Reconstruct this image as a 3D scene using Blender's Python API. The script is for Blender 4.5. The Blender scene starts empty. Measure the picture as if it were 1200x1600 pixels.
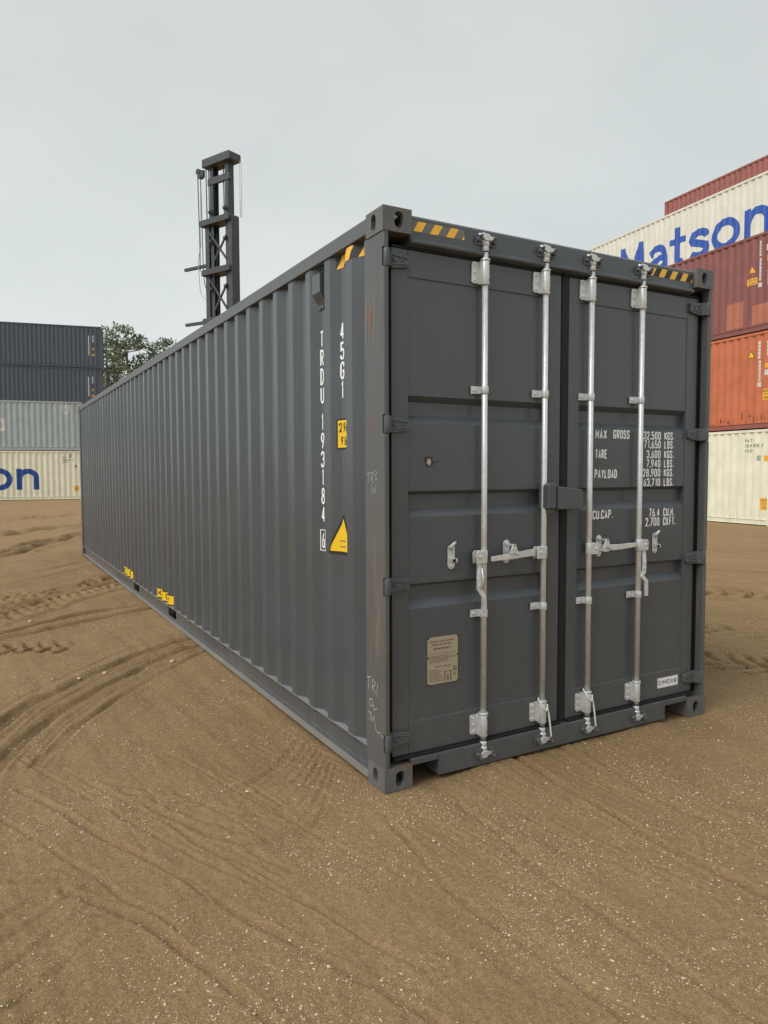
import bpy, bmesh, math, random
import numpy as np
from mathutils import Vector, Matrix

random.seed(7)
rng = np.random.default_rng(11)
S = bpy.context.scene
COL = S.collection
R = math.radians

# ------------------------------------------------------------------ camera
CAM = Vector((-1.7319, -3.0888, 1.6175))
cam_data = bpy.data.cameras.new("camera")
cam = bpy.data.objects.new("camera", cam_data)
COL.objects.link(cam)
_r = Vector((0.87241545, -0.48875334, -0.00338348))
_u = Vector((0.03046813, 0.04747338, 0.99840772))
_f = Vector((0.48781448, 0.87112941, -0.05630791))
cam.matrix_world = Matrix(((_r.x, _u.x, -_f.x, CAM.x), (_r.y, _u.y, -_f.y, CAM.y),
                           (_r.z, _u.z, -_f.z, CAM.z), (0, 0, 0, 1)))
cam_data.sensor_fit = 'HORIZONTAL'
cam_data.sensor_width = 36.0
cam_data.lens = 36.0 * 1129.0 / 1200.0
cam_data.clip_start = 0.05
cam_data.clip_end = 6000
S.camera = cam

# ------------------------------------------------------------------ sky (overcast) and sun
SUN_EL, SUN_AZ = 48.0, 263.0          # azimuth the light comes FROM, degrees clockwise from +Y
W = bpy.data.worlds.new("World")
S.world = W
W.use_nodes = True
nt = W.node_tree
nt.nodes.clear()
def wn(t, **k):
    n = nt.nodes.new(t)
    for a, b in k.items():
        setattr(n, a, b)
    return n
sky = wn('ShaderNodeTexSky', sky_type='NISHITA', sun_disc=False)
sky.sun_elevation = R(SUN_EL); sky.sun_rotation = R(SUN_AZ)
sky.dust_density = 3.0; sky.ozone_density = 1.0; sky.air_density = 1.0
tc = wn('ShaderNodeTexCoord')
sepz = wn('ShaderNodeSeparateXYZ')
nt.links.new(tc.outputs['Generated'], sepz.inputs[0])
mp = wn('ShaderNodeMapping'); mp.inputs['Scale'].default_value = (1.3, 1.3, 2.6)
nz = wn('ShaderNodeTexNoise'); nz.inputs['Scale'].default_value = 1.5
nz.inputs['Detail'].default_value = 4; nz.inputs['Roughness'].default_value = 0.45
nt.links.new(tc.outputs['Generated'], mp.inputs[0]); nt.links.new(mp.outputs[0], nz.inputs['Vector'])
cr = wn('ShaderNodeValToRGB')
cr.color_ramp.elements[0].position = 0.30; cr.color_ramp.elements[0].color = (0.372, 0.397, 0.393, 1)
cr.color_ramp.elements[1].position = 0.72; cr.color_ramp.elements[1].color = (0.462, 0.484, 0.477, 1)
nt.links.new(nz.outputs['Fac'], cr.inputs[0])
# a cloud sheet: even, a little paler towards the horizon where one looks through more of it
hz = wn('ShaderNodeMapRange'); hz.inputs[1].default_value = 0.0; hz.inputs[2].default_value = 0.45
hz.inputs[3].default_value = 1.12; hz.inputs[4].default_value = 0.95
nt.links.new(sepz.outputs['Z'], hz.inputs[0])
mul = wn('ShaderNodeVectorMath', operation='MULTIPLY')
sc10 = wn('ShaderNodeVectorMath', operation='SCALE'); sc10.inputs['Scale'].default_value = 10.0
nt.links.new(cr.outputs[0], mul.inputs[0]); nt.links.new(hz.outputs[0], mul.inputs[1])
nt.links.new(mul.outputs[0], sc10.inputs[0])
mx = wn('ShaderNodeMixRGB'); mx.inputs[0].default_value = 0.95
nt.links.new(sky.outputs[0], mx.inputs[1]); nt.links.new(sc10.outputs[0], mx.inputs[2])
bg = wn('ShaderNodeBackground'); bg.inputs['Strength'].default_value = 0.1
wo = wn('ShaderNodeOutputWorld')
nt.links.new(mx.outputs[0], bg.inputs['Color']); nt.links.new(bg.outputs[0], wo.inputs['Surface'])

sd = bpy.data.lights.new("sun", 'SUN'); sd.energy = 1.5; sd.angle = R(45); sd.color = (1.0, 0.985, 0.96)
sun = bpy.data.objects.new("sun", sd); COL.objects.link(sun)
_sd = Vector((math.sin(R(SUN_AZ)) * math.cos(R(SUN_EL)), math.cos(R(SUN_AZ)) * math.cos(R(SUN_EL)), math.sin(R(SUN_EL))))
sun.rotation_euler = (-_sd).to_track_quat('-Z', 'Y').to_euler()
sun.location = (-10, -10, 20)
S.view_settings.view_transform = 'Standard'
S.view_settings.look = 'None'
S.view_settings.gamma = 1.0
S.view_settings.use_curve_mapping = False
S.view_settings.exposure = 0.78

# ------------------------------------------------------------------ materials
MAT = {}
class NG:
    def __init__(s, name):
        m = bpy.data.materials.new(name); m.use_nodes = True
        s.m = m; s.t = m.node_tree; s.t.nodes.clear()
        s.o = s.n('ShaderNodeOutputMaterial'); s.b = s.n('ShaderNodeBsdfPrincipled')
        s.l(s.b.outputs[0], s.o.inputs['Surface'])
        MAT[name] = m
    def n(s, t, **k):
        x = s.t.nodes.new(t)
        for a, b in k.items(): setattr(x, a, b)
        return x
    def l(s, a, b): s.t.links.new(a, b)
    def coord(s, kind='Object', scale=(1, 1, 1), rnd=True):
        c = s.n('ShaderNodeTexCoord'); out = c.outputs[kind]
        if rnd:
            oi = s.n('ShaderNodeObjectInfo'); v = s.n('ShaderNodeVectorMath', operation='SCALE')
            v.inputs[0].default_value = (37, 91, 53); s.l(oi.outputs['Random'], v.inputs['Scale'])
            a = s.n('ShaderNodeVectorMath', operation='ADD'); s.l(out, a.inputs[0]); s.l(v.outputs[0], a.inputs[1]); out = a.outputs[0]
        m = s.n('ShaderNodeMapping'); m.inputs['Scale'].default_value = scale
        s.l(out, m.inputs[0]); return m.outputs[0]
    def noise(s, vec, scale, detail=4, rough=.55):
        x = s.n('ShaderNodeTexNoise'); x.inputs['Scale'].default_value = scale
        x.inputs['Detail'].default_value = detail; x.inputs['Roughness'].default_value = rough
        s.l(vec, x.inputs['Vector']); return x.outputs['Fac']
    def ramp(s, fac, p0, p1, c0=(0, 0, 0, 1), c1=(1, 1, 1, 1)):
        r = s.n('ShaderNodeValToRGB'); e = r.color_ramp.elements
        e[0].position = p0; e[1].position = p1; e[0].color = c0; e[1].color = c1
        s.l(fac, r.inputs[0]); return r.outputs[0]
    def mix(s, fac, a, b, mode='MIX'):
        x = s.n('ShaderNodeMixRGB', blend_type=mode)
        for i, v in ((0, fac), (1, a), (2, b)):
            if hasattr(v, 'links'): s.l(v, x.inputs[i])
            elif i == 0: x.inputs[0].default_value = v
            else: x.inputs[i].default_value = (*v, 1) if len(v) == 3 else v
        return x.outputs[0]
    def math(s, op, a, b=0.0):
        x = s.n('ShaderNodeMath', operation=op)
        for i, v in ((0, a), (1, b)):
            if hasattr(v, 'links'): s.l(v, x.inputs[i])
            else: x.inputs[i].default_value = v
        return x.outputs[0]
    def bump(s, h, strength, dist):
        b = s.n('ShaderNodeBump'); b.inputs['Strength'].default_value = strength; b.inputs['Distance'].default_value = dist
        s.l(h, b.inputs['Height']); s.l(b.outputs[0], s.b.inputs['Normal'])
    def rough(s, v, lo=None, hi=None):
        if hasattr(v, 'links'):
            m = s.n('ShaderNodeMapRange'); m.inputs[3].default_value = lo; m.inputs[4].default_value = hi
            s.l(v, m.inputs[0]); s.l(m.outputs[0], s.b.inputs['Roughness'])
        else: s.b.inputs['Roughness'].default_value = v
    def col(s, c):
        if hasattr(c, 'links'): s.l(c, s.b.inputs['Base Color'])
        else: s.b.inputs['Base Color'].default_value = (*c, 1)

def dk(c, f): return tuple(v * f for v in c)

def paint(name, c, rough=.42, var=.12, streak=0.0, streak_col=(.2, .1, .05), rust=0.0, dust=0.0, dust_z=.5, bump=.15, spec=.5, dust_col=(.30, .235, .155)):
    g = NG(name)
    v = g.coord()
    n1 = g.noise(v, 2.3, 5); n2 = g.noise(v, 60, 3)
    base = g.mix(g.ramp(n1, .3, .7), dk(c, 1 - var), dk(c, 1 + var))
    base = g.mix(g.math('MULTIPLY', g.ramp(n2, .45, .75), .10), base, dk(c, .6))
    if streak > 0:
        vs = g.coord(scale=(9, 9, .35))
        st = g.ramp(g.noise(vs, 2.2, 6, .65), .55, .78)
        base = g.mix(g.math('MULTIPLY', st, streak), base, streak_col)
    if rust > 0:
        vr = g.coord(scale=(1, 1, .5))
        rm = g.ramp(g.noise(vr, 7.5, 7, .7), .70 - .10 * rust, .74 - .08 * rust)
        base = g.mix(rm, base, g.mix(n2, (.10, .035, .015), (.22, .085, .035)))
    if dust > 0:
        sp = g.n('ShaderNodeSeparateXYZ'); c0 = g.n('ShaderNodeTexCoord'); g.l(c0.outputs['Object'], sp.inputs[0])
        mr = g.n('ShaderNodeMapRange'); mr.inputs[1].default_value = dust_z; mr.inputs[2].default_value = 0.0
        g.l(sp.outputs['Z'], mr.inputs[0])
        dn = g.ramp(g.noise(g.coord(scale=(1, 1, .4)), 9, 5, .6), .35, .75)
        base = g.mix(g.math('MULTIPLY', g.math('MULTIPLY', mr.outputs[0], dn), dust), base, dust_col)
    g.col(base); g.rough(n1, rough - .06, rough + .10)
    g.b.inputs['Specular IOR Level'].default_value = spec
    g.bump(g.math('ADD', g.math('MULTIPLY', n1, .6), g.math('MULTIPLY', n2, .15)), bump, .01)
    return g.m

GREY = (.068, .077, .086)
paint('grey_paint', GREY, .25, .06, dust=.14, dust_z=.5, bump=.22, streak=.08, streak_col=(.13, .133, .135), spec=.6)
paint('grey_door_paint', (.078, .087, .097), .30, .06, dust=.18, dust_z=.7, bump=.35, streak=.07, streak_col=(.11, .105, .10))
paint('rail_grey', (.100, .106, .111), .40, .08, dust=.5, dust_z=.3)
paint('cream', (.76, .74, .58), .55, .08, streak=.26, streak_col=(.34, .24, .13), rust=.10, dust=.3, dust_z=.5)
paint('cream_cool', (.70, .69, .59), .55, .07, streak=.26, streak_col=(.32, .27, .20), rust=.05)
paint('orange', (.52, .150, .066), .50, .14, streak=.30, streak_col=(.23, .055, .030), rust=.12)
paint('orange_patch', (.42, .150, .085), .55, .08)
paint('maroon', (.235, .082, .072), .50, .12, streak=.20, streak_col=(.09, .03, .03))
paint('brick_red', (.30, .095, .072), .50, .12, streak=.15, streak_col=(.14, .04, .03))
paint('pale_blue_grey', (.36, .41, .42), .60, .10, streak=.42, streak_col=(.20, .145, .10), rust=.30)
paint('slate', (.068, .080, .102), .50, .08, streak=.10, streak_col=(.13, .13, .13))
paint('brown_hidden', (.16, .07, .05), .55, .1)
paint('white_mark', (.88, .89, .89), .5, .03, bump=0)
paint('white_worn', (.60, .58, .53), .6, .15, bump=0)
paint('grey_mark', (.17, .17, .165), .6, .1, bump=0)
paint('blue_mark', (.010, .060, .27), .45, .06, bump=0)
paint('blue_mark_bright', (.022, .085, .40), .45, .06, bump=0)
paint('yellow_label', (.83, .53, .012), .42, .03, bump=0)
paint('orange_label', (.80, .40, .030), .5, .06, bump=0)
paint('amber_stripe', (.90, .50, .045), .45, .05, bump=0)
paint('black_mark', (.018, .017, .016), .5, .05, bump=0)
paint('navy_mark', (.03, .025, .10), .5, .05, bump=0)
paint('white_sticker', (.82, .82, .83), .4, .01, bump=0)
paint('plate_tan', (.40, .325, .235), .5, .08, bump=.05)
paint('plate_ink', (.17, .125, .085), .6, .1, bump=0)
paint('chip_brown', (.055, .036, .030), .7, .2, bump=0)
paint('chip_pink', (.45, .37, .34), .6, .1, bump=0)
paint('scuff', (.26, .20, .14), .7, .2, bump=0)
paint('chalk', (.46, .46, .455), .8, .15, bump=0)
paint('rust_scratch', (.33, .13, .05), .8, .25, bump=0)
paint('rust_dark', (.21, .060, .030), .8, .25, bump=0)
paint('dusty_flange', (.215, .200, .175), .7, .15)
paint('grey_faint', (.36, .35, .30), .6, .1, bump=0)
paint('ledge_lit_grey', (.20, .205, .21), .6, .1)  # light on the ledge's upward face painted into the colour, with dust
paint('mast_paint', (.052, .058, .066), .5, .12)
paint('machine_yellow', (.50, .27, .03), .45, .08)
paint('cable_pale', (.45, .46, .46), .5, .05)
paint('cord_white', (.70, .69, .65), .8, .1, bump=.3)

def rubber(name, c, r):
    g = NG(name); v = g.coord(); n = g.noise(v, 30, 4)
    g.col(g.mix(n, dk(c, .7), dk(c, 1.4))); g.rough(r); g.b.inputs['Specular IOR Level'].default_value = .3; g.bump(n, .2, .005)
rubber('gasket', (.013, .0135, .014), .65)
rubber('tyre', (.02, .02, .02), .85)

def galv(name, c, metal, r0, r1):
    g = NG(name); v = g.coord(scale=(1, 1, .7)); n = g.noise(v, 38, 5, .65); n2 = g.noise(v, 6, 4)
    cc = g.mix(g.ramp(n, .3, .7), dk(c, .84), dk(c, 1.10)); cc = g.mix(g.math('MULTIPLY', g.ramp(n2, .45, .8), .25), cc, dk(c, .62))
    g.col(cc); g.b.inputs['Metallic'].default_value = metal; g.rough(n, r0, r1); g.bump(n, .12, .003)
galv('galvanised', (.72, .73, .725), .50, .36, .50)
galv('galvanised_bright', (.68, .69, .69), .50, .34, .54)

g = NG('post_paint')                       # corner post with scuffs and rubbed brown areas
v = g.coord(rnd=False); n1 = g.noise(v, 2.3, 5); n2 = g.noise(v, 70, 4)
base = g.mix(g.ramp(n1, .3, .7), dk((.094, .097, .098), .93), dk((.094, .097, .098), 1.08))
vs = g.coord(scale=(30, 30, 1.3), rnd=False)
st = g.ramp(g.noise(vs, 1.4, 7, .7), .53, .63)
sp = g.n('ShaderNodeSeparateXYZ'); c0 = g.n('ShaderNodeTexCoord'); g.l(c0.outputs['Object'], sp.inputs[0])
def band(lo, mid0, mid1, hi):
    a = g.n('ShaderNodeMapRange', interpolation_type='SMOOTHSTEP'); a.inputs[1].default_value = lo; a.inputs[2].default_value = mid0
    b = g.n('ShaderNodeMapRange', interpolation_type='SMOOTHSTEP'); b.inputs[1].default_value = hi; b.inputs[2].default_value = mid1
    g.l(sp.outputs['Z'], a.inputs[0]); g.l(sp.outputs['Z'], b.inputs[0]); return g.math('MULTIPLY', a.outputs[0], b.outputs[0])
zone = g.math('MAXIMUM', band(.55, .75, 1.10, 1.40), g.math('MULTIPLY', band(2.15, 2.3, 2.45, 2.62), .7))
base = g.mix(g.math('MULTIPLY', st, zone), base, (.20, .14, .085))
st2 = g.ramp(g.noise(g.coord(scale=(60, 60, 2.2), rnd=False), 1.7, 6, .7), .62, .68)
base = g.mix(g.math('MULTIPLY', st2, g.math('ADD', g.math('MULTIPLY', zone, .7), .12)), base, (.05, .045, .04))
warm = g.math('MULTIPLY', g.math('MULTIPLY', band(.1, .4, 1.1, 1.7), g.ramp(n1, .3, .6)), .30)
base = g.mix(warm, base, (.17, .145, .115))
fl = g.ramp(n2, .70, .74)
base = g.mix(g.math('MULTIPLY', fl, g.math('ADD', g.math('MULTIPLY', zone, .8), .08)), base, (.34, .26, .16))
g.col(base); g.rough(n1, .36, .5); g.bump(n1, .15, .01)

g = NG('casting_paint')
v = g.coord(rnd=False); n1 = g.noise(v, 9, 5); n2 = g.noise(v, 26, 6, .7)
geo = g.n('ShaderNodeNewGeometry')
base = g.mix(g.ramp(n1, .3, .7), (.098, .100, .101), (.140, .140, .137))
edge = g.ramp(geo.outputs['Pointiness'], .53, .60)
rm = g.math('MULTIPLY', g.ramp(n2, .48, .62), edge)
base = g.mix(rm, base, (.20, .085, .04))
base = g.mix(g.math('MULTIPLY', g.ramp(n2, .66, .72), .8), base, (.13, .06, .035))
g.col(base); g.rough(n1, .45, .65); g.bump(n2, .25, .006)

# sand: grain, pale specks, darker colour in ruts and tread cracks
g = NG('sand')
c0 = g.n('ShaderNodeTexCoord'); P = c0.outputs['Object']
def sc(k):
    m = g.n('ShaderNodeMapping'); m.inputs['Scale'].default_value = k; g.l(P, m.inputs[0]); return m.outputs[0]
nb = g.noise(P, .35, 4); nm = g.noise(P, 2.2, 6, .6); nf = g.noise(P, 55, 5, .7); nff = g.noise(P, 260, 3, .7)
nl = g.noise(sc((3.2, .35, 1)), 2.2, 6, .62)
base = g.mix(g.ramp(nm, .30, .72), (.300, .202, .108), (.395, .280, .160))
base = g.mix(g.math('MULTIPLY', g.ramp(nb, .38, .68), .55), base, (.430, .315, .188))
base = g.mix(g.math('MULTIPLY', g.ramp(nl, .48, .75), .35), base, (.215, .140, .068))
base = g.mix(g.math('MULTIPLY', g.ramp(g.noise(P, 150, 4, .8), .38, .62), .60), base, (.125, .080, .040))
base = g.mix(g.math('MULTIPLY', g.ramp(g.noise(P, 62, 5, .75), .40, .64), .55), base, (.150, .098, .050))
base = g.mix(g.math('MULTIPLY', g.ramp(g.noise(P, 34, 6, .75), .52, .70), .40), base, (.46, .345, .205))
vor = g.n('ShaderNodeTexVoronoi'); vor.inputs['Scale'].default_value = 105; g.l(P, vor.inputs['Vector'])
clus = g.ramp(g.noise(P, 5.0, 5, .7), .42, .66)
spk = g.math('MULTIPLY', g.ramp(vor.outputs['Distance'], .22, .36, (1, 1, 1, 1), (0, 0, 0, 1)), g.math('GREATER_THAN', g.noise(P, 37, 2, .5), .54))
spk = g.math('MULTIPLY', spk, g.math('ADD', g.math('MULTIPLY', clus, .65), .35))
base = g.mix(spk, base, (.66, .53, .34))
vor2 = g.n('ShaderNodeTexVoronoi'); vor2.inputs['Scale'].default_value = 300; g.l(P, vor2.inputs['Vector'])
base = g.mix(g.math('MULTIPLY', g.ramp(vor2.outputs['Distance'], .16, .30, (1, 1, 1, 1), (0, 0, 0, 1)), .45), base, (.56, .44, .28))
at = g.n('ShaderNodeAttribute', attribute_name='track_dark')
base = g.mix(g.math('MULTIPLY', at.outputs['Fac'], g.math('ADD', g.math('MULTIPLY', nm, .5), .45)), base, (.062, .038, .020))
base = g.mix(1.0, base, (1.03, 0.965, 0.845), "MULTIPLY")
g.col(base); g.rough(.92); g.b.inputs['Specular IOR Level'].default_value = .25
h = g.math('ADD', g.math('MULTIPLY', nf, .5), g.math('ADD', g.math('MULTIPLY', nff, .25), g.math('MULTIPLY', spk, .5)))
h = g.math('ADD', h, g.math('MULTIPLY', nm, .8))
g.bump(h, 1.0, .020)

g = NG('pebble'); v = g.coord(rnd=False); n = g.noise(v, 14, 3)
g.col(g.mix(g.ramp(n, .3, .7), (.38, .29, .185), (.66, .55, .385))); g.rough(.8)
g = NG('bark'); v = g.coord(scale=(1, 1, .3)); n = g.noise(v, 6, 5)
g.col(g.mix(n, (.07, .055, .045), (.16, .13, .10))); g.rough(.9); g.bump(n, .5, .03)
g = NG('needles'); v = g.coord(); n = g.noise(v, .8, 3); n2 = g.noise(v, 5, 3)
g.col(g.mix(g.ramp(g.math('ADD', g.math('MULTIPLY', n, .6), g.math('MULTIPLY', n2, .4)), .35, .65), (.100, .130, .078), (.210, .245, .145))); g.rough(.7)
g = NG('glass_dark'); g.col((.02, .025, .03)); g.rough(.08)

# ------------------------------------------------------------------ mesh helpers
class MB:
    def __init__(s): s.v = []; s.f = []; s.sm = []
    def face(s, pts, smooth=False):
        i = len(s.v); s.v += [tuple(p) for p in pts]; s.f.append(tuple(range(i, i + len(pts)))); s.sm.append(smooth)
    def box(s, x0, x1, y0, y1, z0, z1):
        i = len(s.v)
        s.v += [(x, y, z) for x in (x0, x1) for y in (y0, y1) for z in (z0, z1)]
        for q in ((0, 1, 3, 2), (4, 6, 7, 5), (0, 4, 5, 1), (2, 3, 7, 6), (0, 2, 6, 4), (1, 5, 7, 3)):
            s.f.append(tuple(i + k for k in q)); s.sm.append(False)
        return s
    def prism(s, prof, axis, a0, a1, smooth=False):
        """prof: closed 2D polygon; axis 'x','y','z' extruded from a0 to a1 (prof in the two other axes, in order)"""
        def p3(p, a): return {'x': (a, p[0], p[1]), 'y': (p[0], a, p[1]), 'z': (p[0], p[1], a)}[axis]
        i = len(s.v); n = len(prof)
        s.v += [p3(p, a0) for p in prof] + [p3(p, a1) for p in prof]
        for k in range(n):
            s.f.append((i + k, i + (k + 1) % n, i + n + (k + 1) % n, i + n + k)); s.sm.append(smooth)
        s.f.append(tuple(i + k for k in reversed(range(n)))); s.sm.append(False)
        s.f.append(tuple(i + n + k for k in range(n))); s.sm.append(False)
        return s
    def tube(s, path, r, n=10, caps=True, smooth=True):
        path = [Vector(p) for p in path]; m = len(path); rs = r if isinstance(r, (list, tuple)) else [r] * m
        i = len(s.v); ref = None
        for k, p in enumerate(path):
            d = (path[min(k + 1, m - 1)] - path[max(k - 1, 0)]).normalized()
            if ref is None: ref = d.orthogonal().normalized()
            ref = (ref - d * ref.dot(d)).normalized(); b = d.cross(ref)
            for j in range(n):
                a = 2 * math.pi * j / n
                s.v.append(tuple(p + (ref * math.cos(a) + b * math.sin(a)) * rs[k]))
        for k in range(m - 1):
            for j in range(n):
                s.f.append((i + k * n + j, i + k * n + (j + 1) % n, i + (k + 1) * n + (j + 1) % n, i + (k + 1) * n + j)); s.sm.append(smooth)
        if caps:
            s.f.append(tuple(i + j for j in reversed(range(n)))); s.sm.append(False)
            s.f.append(tuple(i + (m - 1) * n + j for j in range(n))); s.sm.append(False)
        return s
    def cyl(s, p0, p1, r, n=14): return s.tube([p0, p1], r, n)
    def bar(s, p0, p1, w, h, up=(0, 0, 1)):
        p0, p1 = Vector(p0), Vector(p1); d = (p1 - p0).normalized(); a = d.cross(Vector(up)).normalized(); b = a.cross(d)
        i = len(s.v)
        for p in (p0, p1):
            for q in ((-1, -1), (1, -1), (1, 1), (-1, 1)): s.v.append(tuple(p + a * q[0] * w / 2 + b * q[1] * h / 2))
        for q in ((3, 2, 1, 0), (4, 5, 6, 7), (0, 1, 5, 4), (1, 2, 6, 5), (2, 3, 7, 6), (3, 0, 4, 7)):
            s.f.append(tuple(i + k for k in q)); s.sm.append(False)
        return s
    def mesh(s, name, mat, fix=True):
        me = bpy.data.meshes.new(name); me.from_pydata(s.v, [], s.f)
        me.polygons.foreach_set('use_smooth', s.sm)
        if fix:
            bm = bmesh.new(); bm.from_mesh(me); bmesh.ops.recalc_face_normals(bm, faces=bm.faces); bm.to_mesh(me); bm.free()
        me.materials.append(MAT[mat]); me.update(); return me
    def build(s, name, mat, parent=None, bevel=0, seg=2, fix=True):
        return link(name, s.mesh(name, mat, fix), parent, bevel, seg)

def link(name, me, parent=None, bevel=0, seg=2):
    o = bpy.data.objects.new(name, me); COL.objects.link(o)
    if parent is not None: o.parent = parent
    if bevel:
        b = o.modifiers.new('bevel', 'BEVEL'); b.width = bevel; b.segments = seg; b.limit_method = 'ANGLE'; b.angle_limit = R(40)
        b.harden_normals = False
    return o
def tag(o, label, cat, group=None, kind=None):
    if label: o['label'] = label
    if cat: o['category'] = cat
    if group: o['group'] = group
    if kind: o['kind'] = kind
    return o
def empty(name, loc=(0, 0, 0), rz=0.0):
    o = bpy.data.objects.new(name, None); COL.objects.link(o); o.location = loc; o.rotation_euler = (0, 0, rz)
    o.empty_display_size = .3; return o

# ------------------------------------------------------------------ stencil lettering (strokes with width, laid on the surface)
SHARP = {('D', 0): {0, 1}, ('B', 0): {1}, ('B', 1): {3}, ('P', 0): {1}, ('R', 0): {1}, ('5', 0): {1, 2}, ('2', 0): {4}, ('6', 0): set(), ('G', 0): {5}}
def rnd(pts, r, closed=False, n=5, sharp=()):
    pts = [Vector(p) for p in pts]; out = []; m = len(pts)
    for i, p in enumerate(pts):
        if (not closed and i in (0, m - 1)) or i in sharp: out.append(p); continue
        a, b = pts[i - 1], pts[(i + 1) % m]
        la, lb = (a - p).length, (b - p).length
        ra, rb = min(r, la * .48), min(r, lb * .48)
        A = p + (a - p) * (ra / la); B = p + (b - p) * (rb / lb)
        for k in range(n + 1):
            t = k / n; out.append(A * (1 - t) ** 2 + p * 2 * t * (1 - t) + B * t * t)
    return out
GL = {
 '0': [('c', [(0, 0), (0, 1), (1, 1), (1, 0)])], 'O': [('c', [(0, 0), (0, 1), (1, 1), (1, 0)])],
 'D': [('c', [(0, 0), (0, 1), (.55, 1), (1, .8), (1, .2), (.55, 0)])],
 '1': [('o', [(.25, .86), (.55, 1), (.55, 0)])], 'I': [('o', [(.1, 1), (.1, 0)])],
 '2': [('o', [(0, .72), (0, 1), (1, 1), (1, .6), (0, .0), (1, 0)])],
 '3': [('o', [(0, .78), (0, 1), (1, 1), (1, .54), (.4, .54)]), ('o', [(.4, .54), (1, .54), (1, 0), (0, 0), (0, .22)])],
 '4': [('o', [(.72, 0), (.72, 1)]), ('o', [(.70, 1.0), (0, .27)]), ('o', [(-.03, .27), (1.05, .27)])],
 '5': [('o', [(.95, 1), (.08, 1), (.08, .55), (1, .62), (1, 0), (0, 0), (0, .22)])],
 '6': [('o', [(.8, 1), (.1, .62), (0, 0), (1, 0), (1, .55), (.05, .55)])],
 '7': [('o', [(0, 1), (1, 1), (.35, 0)])],
 '8': [('c', [(.06, .53), (.06, 1), (.94, 1), (.94, .53)]), ('c', [(0, 0), (0, .53), (1, .53), (1, 0)])],
 '9': [('o', [(.2, 0), (.9, .38), (1, 1), (0, 1), (0, .45), (.95, .45)])],
 'A': [('o', [(0, 0), (.5, 1), (1, 0)]), ('o', [(.2, .3), (.8, .3)])],
 'B': [('o', [(0, .53), (0, 1), (.9, 1), (.9, .53), (0, .53)]), ('o', [(0, .53), (1, .53), (1, 0), (0, 0), (0, .53)])],
 'C': [('o', [(1, .72), (1, 1), (0, 1), (0, 0), (1, 0), (1, .28)])],
 'E': [('o', [(1, 1), (0, 1), (0, 0), (1, 0)]), ('o', [(0, .52), (.8, .52)])],
 'F': [('o', [(1, 1), (0, 1), (0, 0)]), ('o', [(0, .52), (.8, .52)])],
 'G': [('o', [(1, .74), (1, 1), (0, 1), (0, 0), (1, 0), (1, .46), (.55, .46)])],
 'H': [('o', [(0, 0), (0, 1)]), ('o', [(1, 0), (1, 1)]), ('o', [(0, .5), (1, .5)])],
 'K': [('o', [(0, 0), (0, 1)]), ('o', [(1, 1), (.05, .42)]), ('o', [(.3, .58), (1, 0)])],
 'L': [('o', [(0, 1), (0, 0), (1, 0)])],
 'M': [('o', [(0, 0), (0, 1), (.5, .35), (1, 1), (1, 0)])],
 'N': [('o', [(0, 0), (0, 1), (1, 0), (1, 1)])],
 'P': [('o', [(0, 0), (0, 1), (1, 1), (1, .48), (0, .48)])],
 'R': [('o', [(0, 0), (0, 1), (1, 1), (1, .5), (0, .5)]), ('o', [(.45, .5), (1, 0)])],
 'S': [('o', [(1, .75), (1, 1), (0, 1), (0, .58), (1, .46), (1, 0), (0, 0), (0, .25)])],
 'T': [('o', [(0, 1), (1, 1)]), ('o', [(.5, 1), (.5, 0)])],
 'U': [('o', [(0, 1), (0, 0), (1, 0), (1, 1)])],
 'V': [('o', [(0, 1), (.5, 0), (1, 1)])],
 'X': [('o', [(0, 0), (1, 1)]), ('o', [(0, 1), (1, 0)])],
 'Y': [('o', [(0, 1), (.5, .5), (1, 1)]), ('o', [(.5, .5), (.5, 0)])],
 'm': [('o', [(0, 0), (0, .66)]), ('o', [(0, .5), (.25, .66), (.5, .5), (.5, 0)]), ('o', [(.5, .5), (.75, .66), (1, .5), (1, 0)])],
 '.': [('o', [(.1, 0), (.1, .12)])], ',': [('o', [(.25, .12), (.05, -.12)])], "'": [('o', [(.1, 1), (.1, .75)])], '"': [('o', [(.1, 1), (.1, .75)]), ('o', [(.5, 1), (.5, .75)])],
}
NARROW = {'.': .28, ',': .3, "'": .3, '"': .6, '1': .75, 'I': .35, 'M': 1.15, ' ': .75, 'm': 1.2}
def ribbon(pts, w, closed=False):
    """strip of quads along a 2D path with mitred joins"""
    pts = [Vector(p) for p in pts]
    cl = [pts[0]]
    for p in pts[1:]:
        if (p - cl[-1]).length > 1e-6: cl.append(p)
    if closed and (cl[0] - cl[-1]).length < 1e-6: cl.pop()
    pts = cl; m = len(pts); L = []; Rr = []
    for i, p in enumerate(pts):
        a = pts[i - 1] if (closed or i > 0) else None; b = pts[(i + 1) % m] if (closed or i < m - 1) else None
        d1 = (p - a).normalized() if a is not None else None; d2 = (b - p).normalized() if b is not None else None
        if d1 is None: d1 = d2
        if d2 is None: d2 = d1
        n1 = Vector((-d1.y, d1.x)); n2 = Vector((-d2.y, d2.x)); t = n1 + n2
        if t.length < 1e-4: t = n1
        t.normalize(); k = min(1 / max(.35, t.dot(n1)), 2.2)
        L.append(p + t * k * w / 2); Rr.append(p - t * k * w / 2)
    q = []
    for i in range(m if closed else m - 1):
        j = (i + 1) % m; q.append([L[i], L[j], Rr[j], Rr[i]])
    return q
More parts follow.
